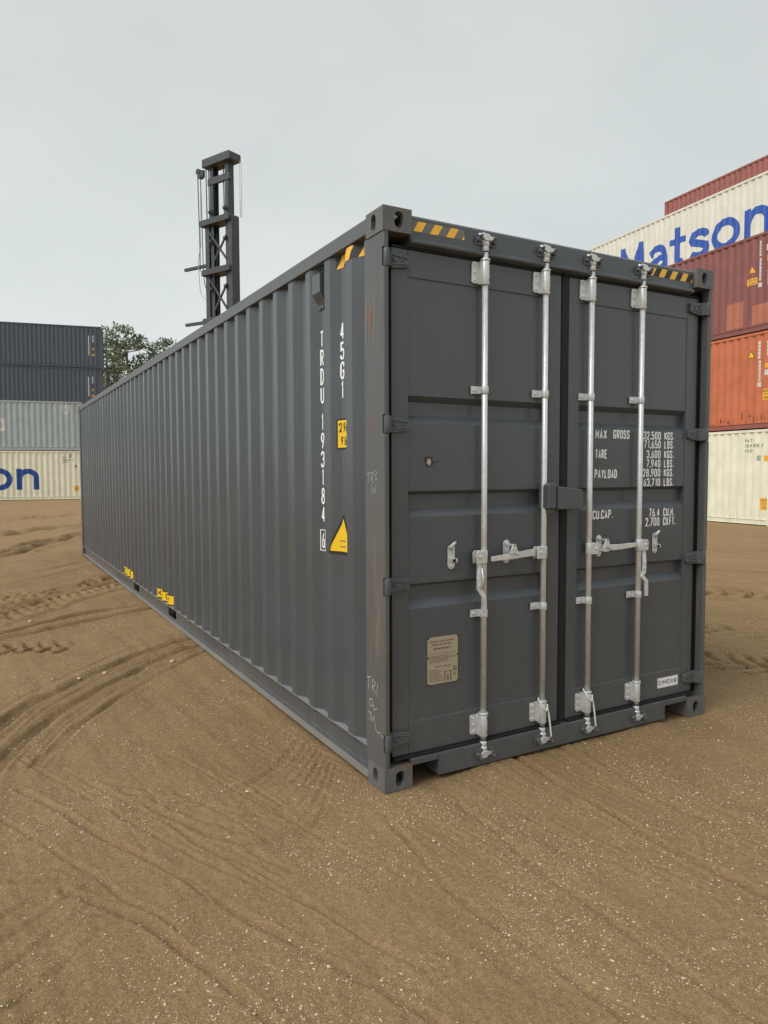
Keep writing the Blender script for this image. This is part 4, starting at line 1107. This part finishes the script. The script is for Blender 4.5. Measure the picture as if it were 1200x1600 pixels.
# ------------------------------------------------------------------ stacked containers in the yard
def rotz(p, a): return (p[0] * math.cos(a) - p[1] * math.sin(a), p[0] * math.sin(a) + p[1] * math.cos(a))
_cache = {}
def cached(key, fn):
    if key not in _cache: _cache[key] = fn()
    return _cache[key]
def with_mat(key, mat, fn):
    """same shape, its own paint"""
    return cached((key, mat), fn)
def yard_container(loc, rz, H, mat, label, group='shipping containers', L=CL):
    """local frame as the near container: visible side at x=0, right-hand end at y=0"""
    e = empty('shipping_container', loc, rz); tag(e, label, 'container', group)
    c = cached(('corr', L), lambda: Corr(L))
    for mir in (False, True):
        link('side_wall', with_mat(('sw', mir, H), mat, lambda: side_wall_mesh(c, .165, H - .066, mir, mat)), e)
    def cast(k):
        sx, sy, sz = k; return casting_mesh(-.002 if sx > 0 else CW + .002, 0 if sy > 0 else L, .0 if sz > 0 else H - .012, sx, sy, sz, mat=mat)
    for sx in (1, -1):
        for sy in (1, -1):
            for sz in (1, -1):
                link('corner_casting', with_mat(('cc', sx, sy, sz, H), mat, lambda: cast((sx, sy, sz))), e)
            def post():
                m = MB(); f = (lambda x: x) if sx > 0 else (lambda x: CW - x); gg = (lambda y: y) if sy > 0 else (lambda y: L - y)
                m.prism([(f(.003), gg(.004)), (f(.07), gg(.004)), (f(.10), gg(.12)), (f(.06), gg(.20)), (f(.003), gg(.20))], 'z', .118, H - .130); return m.mesh('corner_post', mat)
            link('corner_post', with_mat(('cp', sx, sy, H), mat, post), e)
        f = (lambda x: x) if sx > 0 else (lambda x: CW - x)
        def trail():
            m = MB(); m.box(min(f(.002), f(.064)), max(f(.002), f(.064)), .178, L - .178, H - .092, H - .016); return m.mesh('top_rail', mat)
        def brail():
            m = MB(); m.box(min(f(.016), f(.060)), max(f(.016), f(.060)), .178, L - .178, .030, .176)
            m.box(min(f(-.004), f(.0158)), max(f(-.004), f(.0158)), .178, L - .178, .026, .036); m.box(min(f(.0), f(.0158)), max(f(.0), f(.0158)), .178, L - .178, .168, .176); return m.mesh('bottom_rail', mat)
        link('top_rail', with_mat(('tr', sx, H), mat, trail), e); link('bottom_rail', with_mat(('br', sx, H), mat, brail), e)
    def roof():
        m = MB(); m.box(.064, CW - .064, .02, L - .02, H - .045, H - .030)
        y = .2
        while y < L - .3: m.box(.09, CW - .09, y, y + .10, H - .0298, H - .018); y += .21
        return m.mesh('roof', mat)
    link('roof', with_mat(('rf', H), mat, roof), e)
    def floor():
        m = MB(); m.box(.0602, CW - .0602, .02, L - .02, .14, .17); return m.mesh('floor', mat)
    link('floor', with_mat(('fl',), mat, floor), e)
    for end in (0, 1):
        def endw():
            m = MB(); yy = .05 if end == 0 else L - .05; x = .102; sgn = 1 if end == 0 else -1
            while x < CW - .11:
                for a, b_, ya, yb in ((0, .08, 0, 0), (.08, .11, 0, .04), (.11, .19, .04, .04), (.19, .22, .04, 0)):
                    xa, xb_ = min(x + a, CW - .102), min(x + b_, CW - .102)
                    m.face([(xa, yy + sgn * ya, .12), (xb_, yy + sgn * yb, .12), (xb_, yy + sgn * yb, H - .08), (xa, yy + sgn * ya, H - .08)])
                x += .22
            m.box(.162, CW - .162, min(yy, yy - sgn * .046), max(yy, yy - sgn * .046), H - .13, H - .02); m.box(.162, CW - .162, min(yy, yy - sgn * .046), max(yy, yy - sgn * .046), .02, .15)
            return m.mesh('end_wall', mat)
        link('end_wall', with_mat(('ew', end, H), mat, endw), e)
    e['corr_L'] = L
    return e, c

# letters of the big blue word: strokes with width, x-height 1
def arc(cx, cy, rx, ry, a0, a1, n=20): return [(cx + rx * math.cos(R(a0 + (a1 - a0) * k / n)), cy + ry * math.sin(R(a0 + (a1 - a0) * k / n))) for k in range(n + 1)]
SWB = .245
def big_word(u0, v0, xh):
    """(poly, layer) list; u grows to the right. widths follow the painted word"""
    out = {c: [] for c in 'Matson'}; cur = ['M']; w = SWB; hw = w / 2; cap = 1.37
    def add(pts, u, sx=1.0, wd=w, closed=False, lay=0):
        p = [(u0 + (u + a * sx) * xh, v0 + b * xh) for a, b in pts]; out[cur[0]].extend((q, lay) for q in ribbon(p, wd * xh, closed))
    # M : slanted sides, deep middle
    add([(.10, 0), (.26, cap)], 0); add([(.22, cap - .02), (.72, .16)], 0, lay=1); add([(.72, .16), (1.22, cap - .02)], 0, lay=2); add([(1.18, cap), (1.34, 0)], 0, lay=3)
    # a : two-storey
    u = 1.63; cur[0] = 'a'
    add([(.10, .70)] + arc(.44, .62, .33, .265, 160, 20) + [(.80, .45), (.80, .12), (.90, 0)], u)
    add([(.80, .52), (.50, .50)] + arc(.40, .28, .29, .17, 90, 270)[::1] + [(.62, .13), (.82, .30)], u, wd=w * .9, lay=1)
    # t
    u = 2.66; cur[0] = 't'
    add([(.36, cap - .02)] + [(.36, .30)] + arc(.58, .30, .22, .19, 180, 285), u); add([(.02, .88), (.76, .88)], u, wd=w * .85, lay=1)
    # s
    u = 3.54; cur[0] = 's'
    add([(.80, .70)] + arc(.46, .70, .33, .19, 20, 180) + [(.17, .62), (.46, .52), (.76, .40)] + arc(.46, .30, .34, .19, 15, -160), u)
    # o
    u = 4.55; cur[0] = 'o'
    add(arc(.55, .5, .44, .40, 0, 360, 40)[:-1], u, closed=True)
    # n
    u = 5.83; cur[0] = 'n'
    add([(hw, 0), (hw, 1.0)], u); add([(hw, .50)] + arc(.50, .56, .36, .32, 170, 0) + [(.86, .0)], u, lay=1)
    return out
def mark_col(y, z0, z1, n, w=.055):
    """a column of small painted characters, too far off to read"""
    out = []; h = (z1 - z0) / n
    for k in range(n): out += rect(-y - w / 2, -y + w / 2, z0 + k * h + h * .14, z0 + (k + 1) * h)
    return out
def tri_label(y, z, s): return [([Vector((-y - s / 2, z)), Vector((-y + s / 2, z)), Vector((-y, z + s * .95))], 0)]
# --- right-hand rows: direction 6.6 degrees off the near container
TH = R(6.6); RZ = -TH
def right_pos(c, s, z): return (c * math.cos(TH) + s * math.sin(TH), -c * math.sin(TH) + s * math.cos(TH), z)
S0 = 11.92; G = -.05; H = 2.896
def lvl(k): return G + k * H
cr_, cA = yard_container(right_pos(17.36, S0, lvl(0)), RZ, H, 'cream', 'cream container on the ground under the orange one, right of the grey container')
og_, _ = yard_container(right_pos(17.36, S0, lvl(1)), RZ, H, 'orange', 'faded orange container lying between the cream one and the maroon one')
ma_, _ = yard_container(right_pos(17.36, S0, lvl(2)), RZ, H, 'maroon', 'maroon container with orange repaint patches on top of the orange one')
MS = S0 + .12
mt_, _ = yard_container(right_pos(19.84, MS, lvl(3)), RZ, H, 'cream_cool', 'cream container with big blue word rising behind the maroon one')
rd_, _ = yard_container(right_pos(24.68, S0 + .05, lvl(4)), RZ, H, 'brick_red', 'brick red container topmost at the right edge, behind the blue lettering')
HID = 'plain container hidden inside the rear rows that carries the stacks above it'
for k in range(3): yard_container(right_pos(19.84, MS, lvl(k)), RZ, H, 'brown_hidden', HID, 'hidden carrying containers')
for k in range(4): yard_container(right_pos(24.68, S0 + .05, lvl(k)), RZ, H, 'brown_hidden', HID, 'hidden carrying containers')
F = dict(off=.004, lay=.0015)
# cream, bottom right
yy = lambda s: s - S0
pol = text_polys('MATI', -yy(12.97), 2.51, .10, .065, .025, .016)[0] + text_polys('284188 3', -yy(12.97), 2.355, .10, .065, .025, .016)[0] + text_polys('45G1', -yy(12.97), 2.20, .10, .065, .025, .016)[0]
lay_side(pol, cA, 'marking', 'grey_mark', cr_, **F)
lay_side(rect(-yy(12.53), -yy(12.41), 1.95, 2.10), cA, 'marking', 'grey_faint', cr_, **F)
lay_side(rect(-yy(12.27), -yy(12.13), 1.93, 2.10), cA, 'label', 'orange_label', cr_, **F)
lay_side(rect(-yy(12.36), -yy(12.06), .47, .83), cA, 'label', 'orange_label', cr_, **F)
pol = text_polys('CAUTION', -yy(12.34), .735, .065, .028, .008, .010)[0] + text_polys("9'6\"", -yy(12.27), .625, .065, .035, .012, .010)[0] + text_polys('HIGH', -yy(12.28), .51, .065, .030, .010, .010)[0]
lay_side(pol, cA, 'label_lettering', 'scuff', cr_, off=.007, lay=.0015)
# orange
dz = -lvl(1)
lay_side(mark_col(yy(12.53), 4.92 + dz, 5.45 + dz, 5) + mark_col(yy(12.51), 4.26 + dz, 4.88 + dz, 6) + rect(-yy(12.555), -yy(12.455), 4.10 + dz, 4.24 + dz) + mark_col(yy(12.24), 4.98 + dz, 5.43 + dz, 4, .05), cA, 'marking', 'white_worn', og_, **F)
lay_side(rect(-yy(12.32), -yy(12.20), 4.42 + dz, 4.58 + dz), cA, 'marking', 'white_worn', og_, **F)
lay_side(tri_label(yy(12.81), 4.99 + dz, .23), cA, 'warning_triangle', 'black_mark', og_, **F)
lay_side(tri_label(yy(12.81), 5.005 + dz, .175), cA, 'warning_triangle', 'yellow_label', og_, off=.007)
lay_side(rect(-yy(12.31), -yy(12.22), 4.64 + dz, 4.77 + dz), cA, 'label', 'orange_label', og_, **F)
lay_side(rect(-yy(12.39), -yy(12.11), 3.69 + dz, 4.02 + dz), cA, 'label', 'orange_label', og_, **F)
pol = text_polys('CAUTION', -yy(12.37), 3.93 + dz, .06, .026, .008, .010)[0] + text_polys("9'6\"", -yy(12.29), 3.83 + dz, .06, .033, .012, .010)[0] + text_polys('HIGH', -yy(12.31), 3.73 + dz, .06, .028, .010, .010)[0]
lay_side(pol, cA, 'label_lettering', 'black_mark', og_, off=.007, lay=.0015)
rr_ = random.Random(9)
for i in range(16):                                        # rust runs along the foot of the wall
    s_ = 14.3 - i * .135 + rr_.uniform(-.03, .03); h_ = rr_.uniform(.05, .28) * (1 if rr_.random() < .5 else .5); w_ = rr_.uniform(.012, .035)
    z_ = .20 + rr_.uniform(0, .18)
    lay_side([([Vector((-yy(s_) - w_, z_)), Vector((-yy(s_) + w_ * rr_.uniform(.5, 1), z_ - .02)), Vector((-yy(s_) + w_ * .8, z_ + h_ * .4)), Vector((-yy(s_) + w_ * .1, z_ + h_)), Vector((-yy(s_) - w_ * .7, z_ + h_ * .6))], 0)], cA, 'rust_run', 'rust_dark', og_, **F)
for o_ in og_.children:
    if o_.name.startswith('bottom_rail'): o_.data.materials[0] = MAT['brick_red']
# maroon
dz = -lvl(2)
lay_side(mark_col(yy(12.57), 7.94 + dz, 8.40 + dz, 5) + mark_col(yy(12.56), 7.22 + dz, 7.89 + dz, 6) + rect(-yy(12.62), -yy(12.51), 7.05 + dz, 7.18 + dz) + mark_col(yy(12.27), 7.06 + dz, 7.50 + dz, 4, .05), cA, 'marking', 'white_worn', ma_, **F)
lay_side(rect(-yy(12.36), -yy(12.22), 8.05 + dz, 8.24 + dz), cA, 'marking', 'white_worn', ma_, **F)
lay_side(tri_label(yy(12.85), 7.53 + dz, .20), cA, 'warning_triangle', 'orange_label', ma_, **F)
lay_side(rect(-yy(13.04), -yy(12.66), 7.17 + dz, 7.37 + dz), cA, 'label', 'orange_label', ma_, **F)
lay_side(text_polys('CAUTION', -yy(12.99), 7.285 + dz, .055, .034, .010, .010)[0] + text_polys("9'6\" HIGH", -yy(12.98), 7.195 + dz, .055, .022, .008, .009)[0], cA, 'label_lettering', 'scuff', ma_, off=.007, lay=.0015)
lay_side(rect(-yy(12.33), -yy(12.23), 7.76 + dz, 7.93 + dz), cA, 'label', 'orange_label', ma_, **F)
lay_side(rect(-yy(13.78), -yy(13.12), 5.97 + dz, 6.76 + dz), cA, 'repaint_patch', 'orange_patch', ma_, **F)
lay_side(rect(-yy(12.81), -yy(11.98) - .06, 5.97 + dz, 6.55 + dz), cA, 'repaint_patch', 'orange_patch', ma_, **F)
# big word, right: M starts at s=21.41, n ends about 14.1
xh = 1.08
for pol in big_word(-(21.66 - MS), 9.42 - lvl(3), xh).values(): lay_side(pol, cA, 'painted_letter', 'blue_mark_bright', mt_, off=.005, lay=.002)
lay_side([(q, 0) for q in ribbon([(-(a - S0), b_ - lvl(4)) for a, b_ in ((21.6, 12.0), (21.9, 12.35), (22.3, 12.4), (22.6, 12.1), (22.6, 11.9))], .16)], cA, 'lettering', 'white_worn', rd_, **F)

# --- left-hand rows
TL = R(101); RZL = R(79)
def left_pos(c, s, z): return (c * math.cos(TL) + s * math.sin(TL), -c * math.sin(TL) + s * math.cos(TL), z)
GL_ = .17; HS = 2.591
SL = -4.28
cl_, _ = yard_container(left_pos(-38.32, SL, GL_), RZL, HS, 'cream', 'cream container with blue letters on the ground at the left edge')
gl_, _ = yard_container(left_pos(-38.32, SL, GL_ + HS), RZL, HS, 'pale_blue_grey', 'weathered pale blue-grey container stacked on the left cream one')
SB = -3.80
d3, _ = yard_container(left_pos(-51.3, SB, GL_ + 3 * H), RZL, H, 'slate', 'dark slate container topmost at the left, against the sky')
d2_, _ = yard_container(left_pos(-51.3, SB - .08, GL_ + 2 * H), RZL, H, 'slate', 'dark slate container directly beneath the topmost left one')
for k in range(2): yard_container(left_pos(-51.3, SB, GL_ + k * H), RZL, H, 'brown_hidden', HID, 'hidden carrying containers')
# blue word on the left cream one: the n ends at s=-6.40
yl = lambda s: SL - s          # local y from along-coordinate (right end is y=0)
xh2 = 1.09
for pol in big_word(-yl(-6.40) - 6.82 * xh2, .55, xh2).values(): lay_side(pol, cA, 'painted_letter', 'blue_mark', cl_, off=.005, lay=.002)
pol = text_polys('MATI', -yl(-5.28), 2.20, .085, .060, .018, .018)[0] + text_polys('45G1', -yl(-5.28), 1.95, .085, .060, .018, .018)[0]
lay_side(pol + rect(-yl(-5.25), -yl(-4.90), 2.085, 2.13) + rect(-yl(-4.80), -yl(-4.76), 2.06, 2.16) + rect(-yl(-4.90), -yl(-4.83), 2.22, 2.42), cA, 'marking', 'grey_mark', cl_, **F)
lay_side(rect(-yl(-4.66), -yl(-4.56), 1.70, 1.84), cA, 'label', 'scuff', cl_, **F)
lay_side(rect(-yl(-4.72), -yl(-4.46), .44, .74), cA, 'label', 'orange_label', cl_, **F)
lay_side(rect(-yl(-4.69), -yl(-4.49), .57, .60), cA, 'label_lettering', 'scuff', cl_, off=.007)
# old white markings on the blue-grey one
dz = -HS
lay_side(rect(-yl(-5.20), -yl(-5.12), 4.75 + dz, 5.02 + dz) + rect(-yl(-5.07), -yl(-4.98), 4.80 + dz, 5.02 + dz) + rect(-yl(-4.93), -yl(-4.84), 4.66 + dz, 5.02 + dz) + rect(-yl(-5.12), -yl(-4.93), 4.52 + dz, 4.62 + dz) + rect(-yl(-5.19), -yl(-5.10), 4.62 + dz, 4.70 + dz), cA, 'marking', 'white_worn', gl_, **F)
lay_side(rect(-yl(-8.50), -yl(-7.95), 3.58 + dz, 4.22 + dz), cA, 'marking', 'white_worn', gl_, **F)
lay_side(rect(-yl(-8.42), -yl(-8.05), 3.75 + dz, 4.05 + dz), cA, 'marking', 'pale_blue_grey', gl_, off=.007)
yb_ = lambda s: SB - s
for o_, z0 in ((d3, 3 * H), (d2_, 2 * H)):
    top = 10.92 - 3 * H if o_ is d3 else 8.08 - 2 * H
    lay_side(mark_col(yb_(-4.66), top - 1.36, top, 11, .055), cA, 'marking', 'white_mark', o_, **F)
    lay_side(mark_col(yb_(-4.38), top - .45, top + .02, 4, .055), cA, 'marking', 'white_mark', o_, **F)
    lay_side(rect(-yb_(-4.43), -yb_(-4.33), top - .98, top - .82), cA, 'label', 'orange_label', o_, **F)
    lay_side(tri_label(yb_(-4.38), top - 1.36, .21), cA, 'warning_triangle', 'orange_label', o_, **F)
lay_side(rect(-yb_(-14.4), -yb_(-13.9), .06, .12), None, 'label', 'orange_label', d3, off=.009)

# ------------------------------------------------------------------ container handler behind the grey container
AM = R(29.25 - 54)           # heading of the mast's cross beams
an = (5.854, 20.904)
tr = empty('container_handler', (an[0], an[1], 0), -AM)      # local +y runs along the beams, +x goes back into the machine
tag(tr, 'tall dark lattice mast of a lift truck rising behind the grey container', 'lift truck')
def stage(u0, u1, b0, b1, z0, z1, w, name):
    for ua, ub in ((u0, u0 + w), (u1 - w, u1)):
        m = MB(); fl = .030
        m.box(b0, b0 + fl, ua, ub, z0, z1); m.box(b1 - fl, b1, ua, ub, z0, z1)
        mid = ua + fl if ua == u0 else ub - fl
        m.box(b0 + fl + .0002, b1 - fl - .0002, min(mid, ua if ua == u0 else ub), max(mid, ua if ua == u0 else ub), z0, z1)
        m.build(name, 'mast_paint', tr, .004, 1)
stage(.0, 1.34, .06, .40, .35, 10.2, .20, 'outer_mast')
stage(.205, 1.135, .12, .38, 1.0, 12.05, .17, 'inner_mast')
def beam(u0, u1, b0, b1, z0, z1):
    m = MB(); m.prism([(u0, z0), (u0, z1 - .03), (u0 + .04, z1), (u1 - .04, z1), (u1, z1 - .03), (u1, z0)], 'x', b0, b1)
    m.build('cross_beam', 'mast_paint', tr, .008, 1)
beam(-.02, 1.36, -.02, .50, 12.03, 12.30)
beam(.12, 1.22, .10, .20, 11.43, 11.66)
beam(.04, 1.50, -.05, .44, 10.06, 10.26); beam(.04, 1.45, -.05, .44, 8.38, 8.58); beam(.04, 1.43, -.05, .44, 6.72, 6.92)
for z in (5.0, 3.3, 1.2): beam(.0, 1.40, -.05, .44, z, z + .2)
for z0, z1 in ((8.66, 9.86), (6.98, 8.26), (5.25, 6.65)):
    m = MB(); m.bar((.09, .18, z0), (.09, 1.16, z1), .05, .06); m.build('brace', 'mast_paint', tr)
    m = MB(); m.bar((.15, .18, z1), (.15, 1.16, z0), .05, .06); m.build('brace', 'mast_paint', tr)
for z in (8.76, 6.83):
    m = MB(); m.bar((.10, 1.30, z - .01), (.10, 2.48, z + .02), .10, .10); m.build('side_arm', 'mast_paint', tr, .006, 1)
m = MB(); m.box(.02, .10, 1.345, 1.60, 11.74, 11.98); m.cyl((-.01, 1.60, 11.97), (.13, 1.60, 11.97), .10, 16); m.cyl((-.01, 1.50, 11.80), (.13, 1.50, 11.80), .08, 14); m.build('pulley_bracket', 'mast_paint', tr)
for pth, r_, mt in (([(.05, 1.66, 11.95), (.04, 1.62, 10.5), (.05, 1.60, 9.3), (.05, 1.62, 8.6)], .018, 'mast_paint'), ([(.05, 1.52, 11.8), (.05, 1.47, 10.0), (.05, 1.45, 8.3), (.06, 1.30, 7.9)], .016, 'mast_paint'),
                 ([(.05, 1.61, 9.3), (.05, 1.72, 8.9), (.05, 1.66, 8.3), (.05, 1.64, 7.9), (.05, 1.45, 7.65), (.06, 1.30, 7.62)], .014, 'cable_pale'), ([(.06, 1.24, 12.0), (.06, 1.22, 10.2)], .020, 'mast_paint'),
                 ([(.10, 1.16, 11.95), (.10, 1.14, 10.3)], .018, 'mast_paint'), ([(.20, .52, 12.0), (.20, .50, 10.2)], .022, 'mast_paint'), ([(.20, .36, 12.0), (.20, .36, 10.2)], .018, 'mast_paint'),
                 ([(.40, -.06, 12.05), (.40, -.06, 10.2)], .010, 'cable_pale'), ([(.44, -.10, 12.0), (.44, -.09, 10.2)], .010, 'cable_pale'), ([(.05, 1.52, 11.9), (.05, 1.56, 9.4)], .010, 'cable_pale')):
    q = chaikin([np.array(p) for p in pth], 2) if len(pth) > 2 else pth
    m = MB(); m.tube([tuple(p) for p in q], r_, 6); m.build('hoist_cable', mt, tr)
for u in (.30, 1.04):                                      # hoist rams and their chains
    m = MB(); m.tube([(.30, u, 1.0), (.30, u, 6.4)], .075, 12); m.tube([(.30, u, 6.4), (.30, u, 10.06)], .045, 10); m.build('hoist_ram', 'mast_paint', tr)
    m = MB(); m.box(.225, .245, u - .03, u + .03, 10.3, 12.03); m.build('lift_chain', 'mast_paint', tr)
for z in (10.5, 9.5, 7.9):
    m = MB(); m.cyl((.055, .25, z), (.055, .36, z), .07, 12); m.build('guide_roller', 'mast_paint', tr)
    m = MB(); m.cyl((.055, .98, z), (.055, 1.09, z), .07, 12); m.build('guide_roller', 'mast_paint', tr)
# the machine under it, out of sight behind the container
m = MB(); m.prism([(.5, .55), (.5, 1.5), (1.6, 1.6), (4.6, 1.9), (5.4, 1.7), (5.5, .6), (4.9, .45)], 'y', -.35, 1.69); m.build('chassis', 'machine_yellow', tr, .05, 2)
m = MB(); m.prism([(1.9, 1.65), (1.75, 2.4), (2.0, 3.2), (3.3, 3.25), (3.5, 1.82)], 'y', .15, 1.20); cab = m.build('cab', 'machine_yellow', tr, .05, 2)
m = MB(); m.prism([(1.83, 1.95), (1.68, 2.4), (1.93, 3.05), (2.02, 3.02), (1.80, 2.4), (1.93, 1.98)], 'y', .25, 1.10); m.build('windscreen', 'glass_dark', tr)
for x, r_ in ((1.0, .62), (4.4, .55)):
    for y in (-.62, 1.96):
        m = MB(); m.tube([(x, y - .22, r_ ), (x, y - .17, r_), (x, y + .17, r_), (x, y + .22, r_)], [r_ * .86, r_, r_, r_ * .86], 28); m.build('wheel', 'tyre', tr)
m = MB(); m.box(-.10, -.051, -.10, 1.45, .9, 1.15); m.box(.06, .50, .10, .22, .6, 1.1); m.box(.06, .50, 1.12, 1.24, .6, 1.1); m.cyl((1.0, -.60, .62), (1.0, 1.94, .62), .12, 12); m.cyl((4.4, -.60, .55), (4.4, 1.94, .55), .10, 12); m.build('carriage', 'mast_paint', tr)

# ------------------------------------------------------------------ pines beyond the yard
def cam_ray(px):
    k = (px - 600) / 1129.0; d = Vector((_r.x * k + _f.x, _r.y * k + _f.y)); return d
def pine(px, dist, height, crown_r, crown_lo, seed, label, n=2600):
    rr_ = np.random.default_rng(seed); d = cam_ray(px); x, y = CAM.x + d.x * dist, CAM.y + d.y * dist
    g0 = .1
    t = empty('pine_tree', (x, y, g0)); tag(t, label, 'tree', 'pines beyond the yard')
    tilt = rr_.normal(0, .25, 2)
    m = MB(); top = height * .95
    m.tube([(0, 0, -.3), (tilt[0] * .2, tilt[1] * .2, height * .35), (tilt[0] * .6, tilt[1] * .6, height * .7), (tilt[0], tilt[1], top)], [.24, .19, .12, .03], 8)
    clumps = []
    nb = 46
    for k in range(nb):
        f = (k + rr_.random()) / nb; z = height * (crown_lo + (1 - crown_lo) * f * .97)
        env = crown_r * (.35 + .65 * math.sin(math.pi * min(1, (f * .86 + .16)))) * rr_.uniform(.55, 1.08)
        a = rr_.random() * 2 * math.pi; base = (tilt[0] * z / height, tilt[1] * z / height, z - .25 * env)
        tip = (base[0] + env * math.cos(a), base[1] + env * math.sin(a), z + .18 * env)
        m.tube([base, ((base[0] + tip[0]) / 2, (base[1] + tip[1]) / 2, (base[2] + tip[2]) / 2 - .08 * env), tip], [.055, .04, .012], 5)
        clumps.append((tip, rr_.uniform(.36, .70)))
        if env > .8 * crown_r * .6: clumps.append((((base[0] + 1.6 * tip[0]) / 2.6, (base[1] + 1.6 * tip[1]) / 2.6, (base[2] + 1.6 * tip[2]) / 2.6 + .25), rr_.uniform(.4, .75)))
        if rr_.random() < .5: clumps.append(((tip[0] + rr_.normal(0, .4), tip[1] + rr_.normal(0, .4), tip[2] + rr_.normal(.2, .3)), rr_.uniform(.3, .6)))
    clumps.append(((tilt[0], tilt[1], height * .985), .55))
    m.build('trunk', 'bark', t)
    per = max(10, n // len(clumps)); V = []; Fc = []
    for (cx, cy, cz), r in clumps:
        k = int(per * (r / .6) ** 1.5)
        dirs = rr_.normal(size=(k, 3)); dirs /= np.linalg.norm(dirs, axis=1)[:, None]
        pos = dirs * (r * rr_.random(k) ** .5)[:, None]; pos[:, 2] *= .62
        L_ = rr_.uniform(.14, .30, k); sd2 = rr_.normal(size=(k, 3)); sd2 -= dirs * (sd2 * dirs).sum(1)[:, None]; sd2 /= np.linalg.norm(sd2, axis=1)[:, None]
        for q in range(k):
            c = np.array([cx, cy, cz]) + pos[q]; a = dirs[q] * L_[q]; b_ = sd2[q] * L_[q] * .32; i = len(V)
            V += [tuple(c - b_), tuple(c + b_), tuple(c + a + b_ * .5), tuple(c + a - b_ * .5)]; Fc.append((i, i + 1, i + 2, i + 3))
    me = bpy.data.meshes.new('crown'); me.from_pydata(V, [], Fc); me.materials.append(MAT['needles']); link('crown', me, t)
pine(172, 74, 15.9, 2.0, .30, 21, 'slender pine beside the dark slate stack, leftmost of the trees', 3600)
pine(208, 78, 17.0, 3.2, .42, 22, 'tallest pine in the middle of the tree group', 6200)
pine(236, 80, 15.4, 2.4, .40, 23, 'rounded pine between the tallest pine and the rightmost one', 4000)
pine(266, 86, 17.0, 2.7, .50, 24, 'rightmost pine, its crown just above the grey roof line', 3600)
pine(190, 92, 14.0, 2.6, .35, 25, 'lower pine in the gap behind the leftmost and tallest pines', 2600)

# ------------------------------------------------------------------ stones and pebbles
def stone_mesh(seed, sx, sy, sz, mat='pebble'):
    rr_ = random.Random(seed); bm = bmesh.new(); bmesh.ops.create_icosphere(bm, subdivisions=2, radius=1)
    for v in bm.verts: k = 1 + .22 * (rr_.random() - .5); v.co = (v.co.x * sx * k, v.co.y * sy * k, v.co.z * sz * k)
    me = bpy.data.meshes.new('stone'); bm.to_mesh(me); bm.free(); me.materials.append(MAT[mat])
    me.polygons.foreach_set('use_smooth', [True] * len(me.polygons)); return me
for (x, y, sx, sy, sz, lab) in ((-.335, 3.105, .030, .022, .014, 'flat pale stone lying beside the curved ruts near the container'), (-.899, 2.981, .018, .017, .015, 'round pale stone inside the curved ruts'),
                                (-1.09, 2.967, .020, .015, .010, 'small pale stone on the outer edge of the curved ruts'), (-1.293, 5.465, .022, .020, .018, 'pale stone between the tread print and the double rut')):
    o = link('stone', stone_mesh(int(x * 1000), sx, sy, sz)); o.location = (x, y, gz(x, y) + sz * .55); o.rotation_euler = (0, 0, x * 7)
    tag(o, lab, 'stone', 'pale stones on the sand')
def pebbles():
    N = 80000
    a = np.radians(29.25 + rng.uniform(-36, 40, N)); r = 1.6 * (9.0 / 1.6) ** (rng.random(N) ** .9)
    x = CAM.x + r * np.sin(a); y = CAM.y + r * np.cos(a)
    dens = fbm(x * 2.2 + 8, y * 2.2, 4) + .5 * fbm(x * 7, y * 2.5 + 5, 3) + .12
    keep = (rng.random(N) < np.clip(dens * 1.5 + .30, .08, 1)) & ~((x > -.02) & (x < CW + .02) & (y > -.02) & (y < CL))
    x, y, r = x[keep], y[keep], r[keep]; n = len(x)
    z, _d = ground_height(x, y)
    s = .00115 * np.exp(rng.normal(0, .5, n)) * (1 + .20 * r); s = np.clip(s, .0007, .006)
    big = rng.random(n) < .006; s[big] *= 1.5
    base = np.array([(1, 0, 0), (-1, 0, 0), (0, 1, 0), (0, -1, 0), (0, 0, 1), (0, 0, -1)], float)
    tri = np.array([(0, 2, 4), (2, 1, 4), (1, 3, 4), (3, 0, 4), (2, 0, 5), (1, 2, 5), (3, 1, 5), (0, 3, 5)])
    jit = 1 + .35 * rng.normal(size=(n, 6, 1)).clip(-1, 1); ang = rng.random(n) * 6.28
    sc3 = np.stack([s * rng.uniform(.8, 1.5, n), s * rng.uniform(.7, 1.1, n), s * rng.uniform(.5, .9, n)], 1)
    V = base[None] * jit * sc3[:, None, :]
    c, s_ = np.cos(ang)[:, None], np.sin(ang)[:, None]
    V = np.stack([V[..., 0] * c - V[..., 1] * s_, V[..., 0] * s_ + V[..., 1] * c, V[..., 2]], -1)
    V += np.stack([x, y, z + sc3[:, 2] * .45], 1)[:, None, :]
    Fq = tri[None] + (np.arange(n) * 6)[:, None, None]
    me = bpy.data.meshes.new('pebbles'); me.from_pydata(V.reshape(-1, 3).tolist(), [], Fq.reshape(-1, 3).tolist()); me.materials.append(MAT['pebble'])
    o = link('pebbles', me); tag(o, 'pale grit and small pebbles strewn over the sand', 'pebbles', kind='stuff')
pebbles()
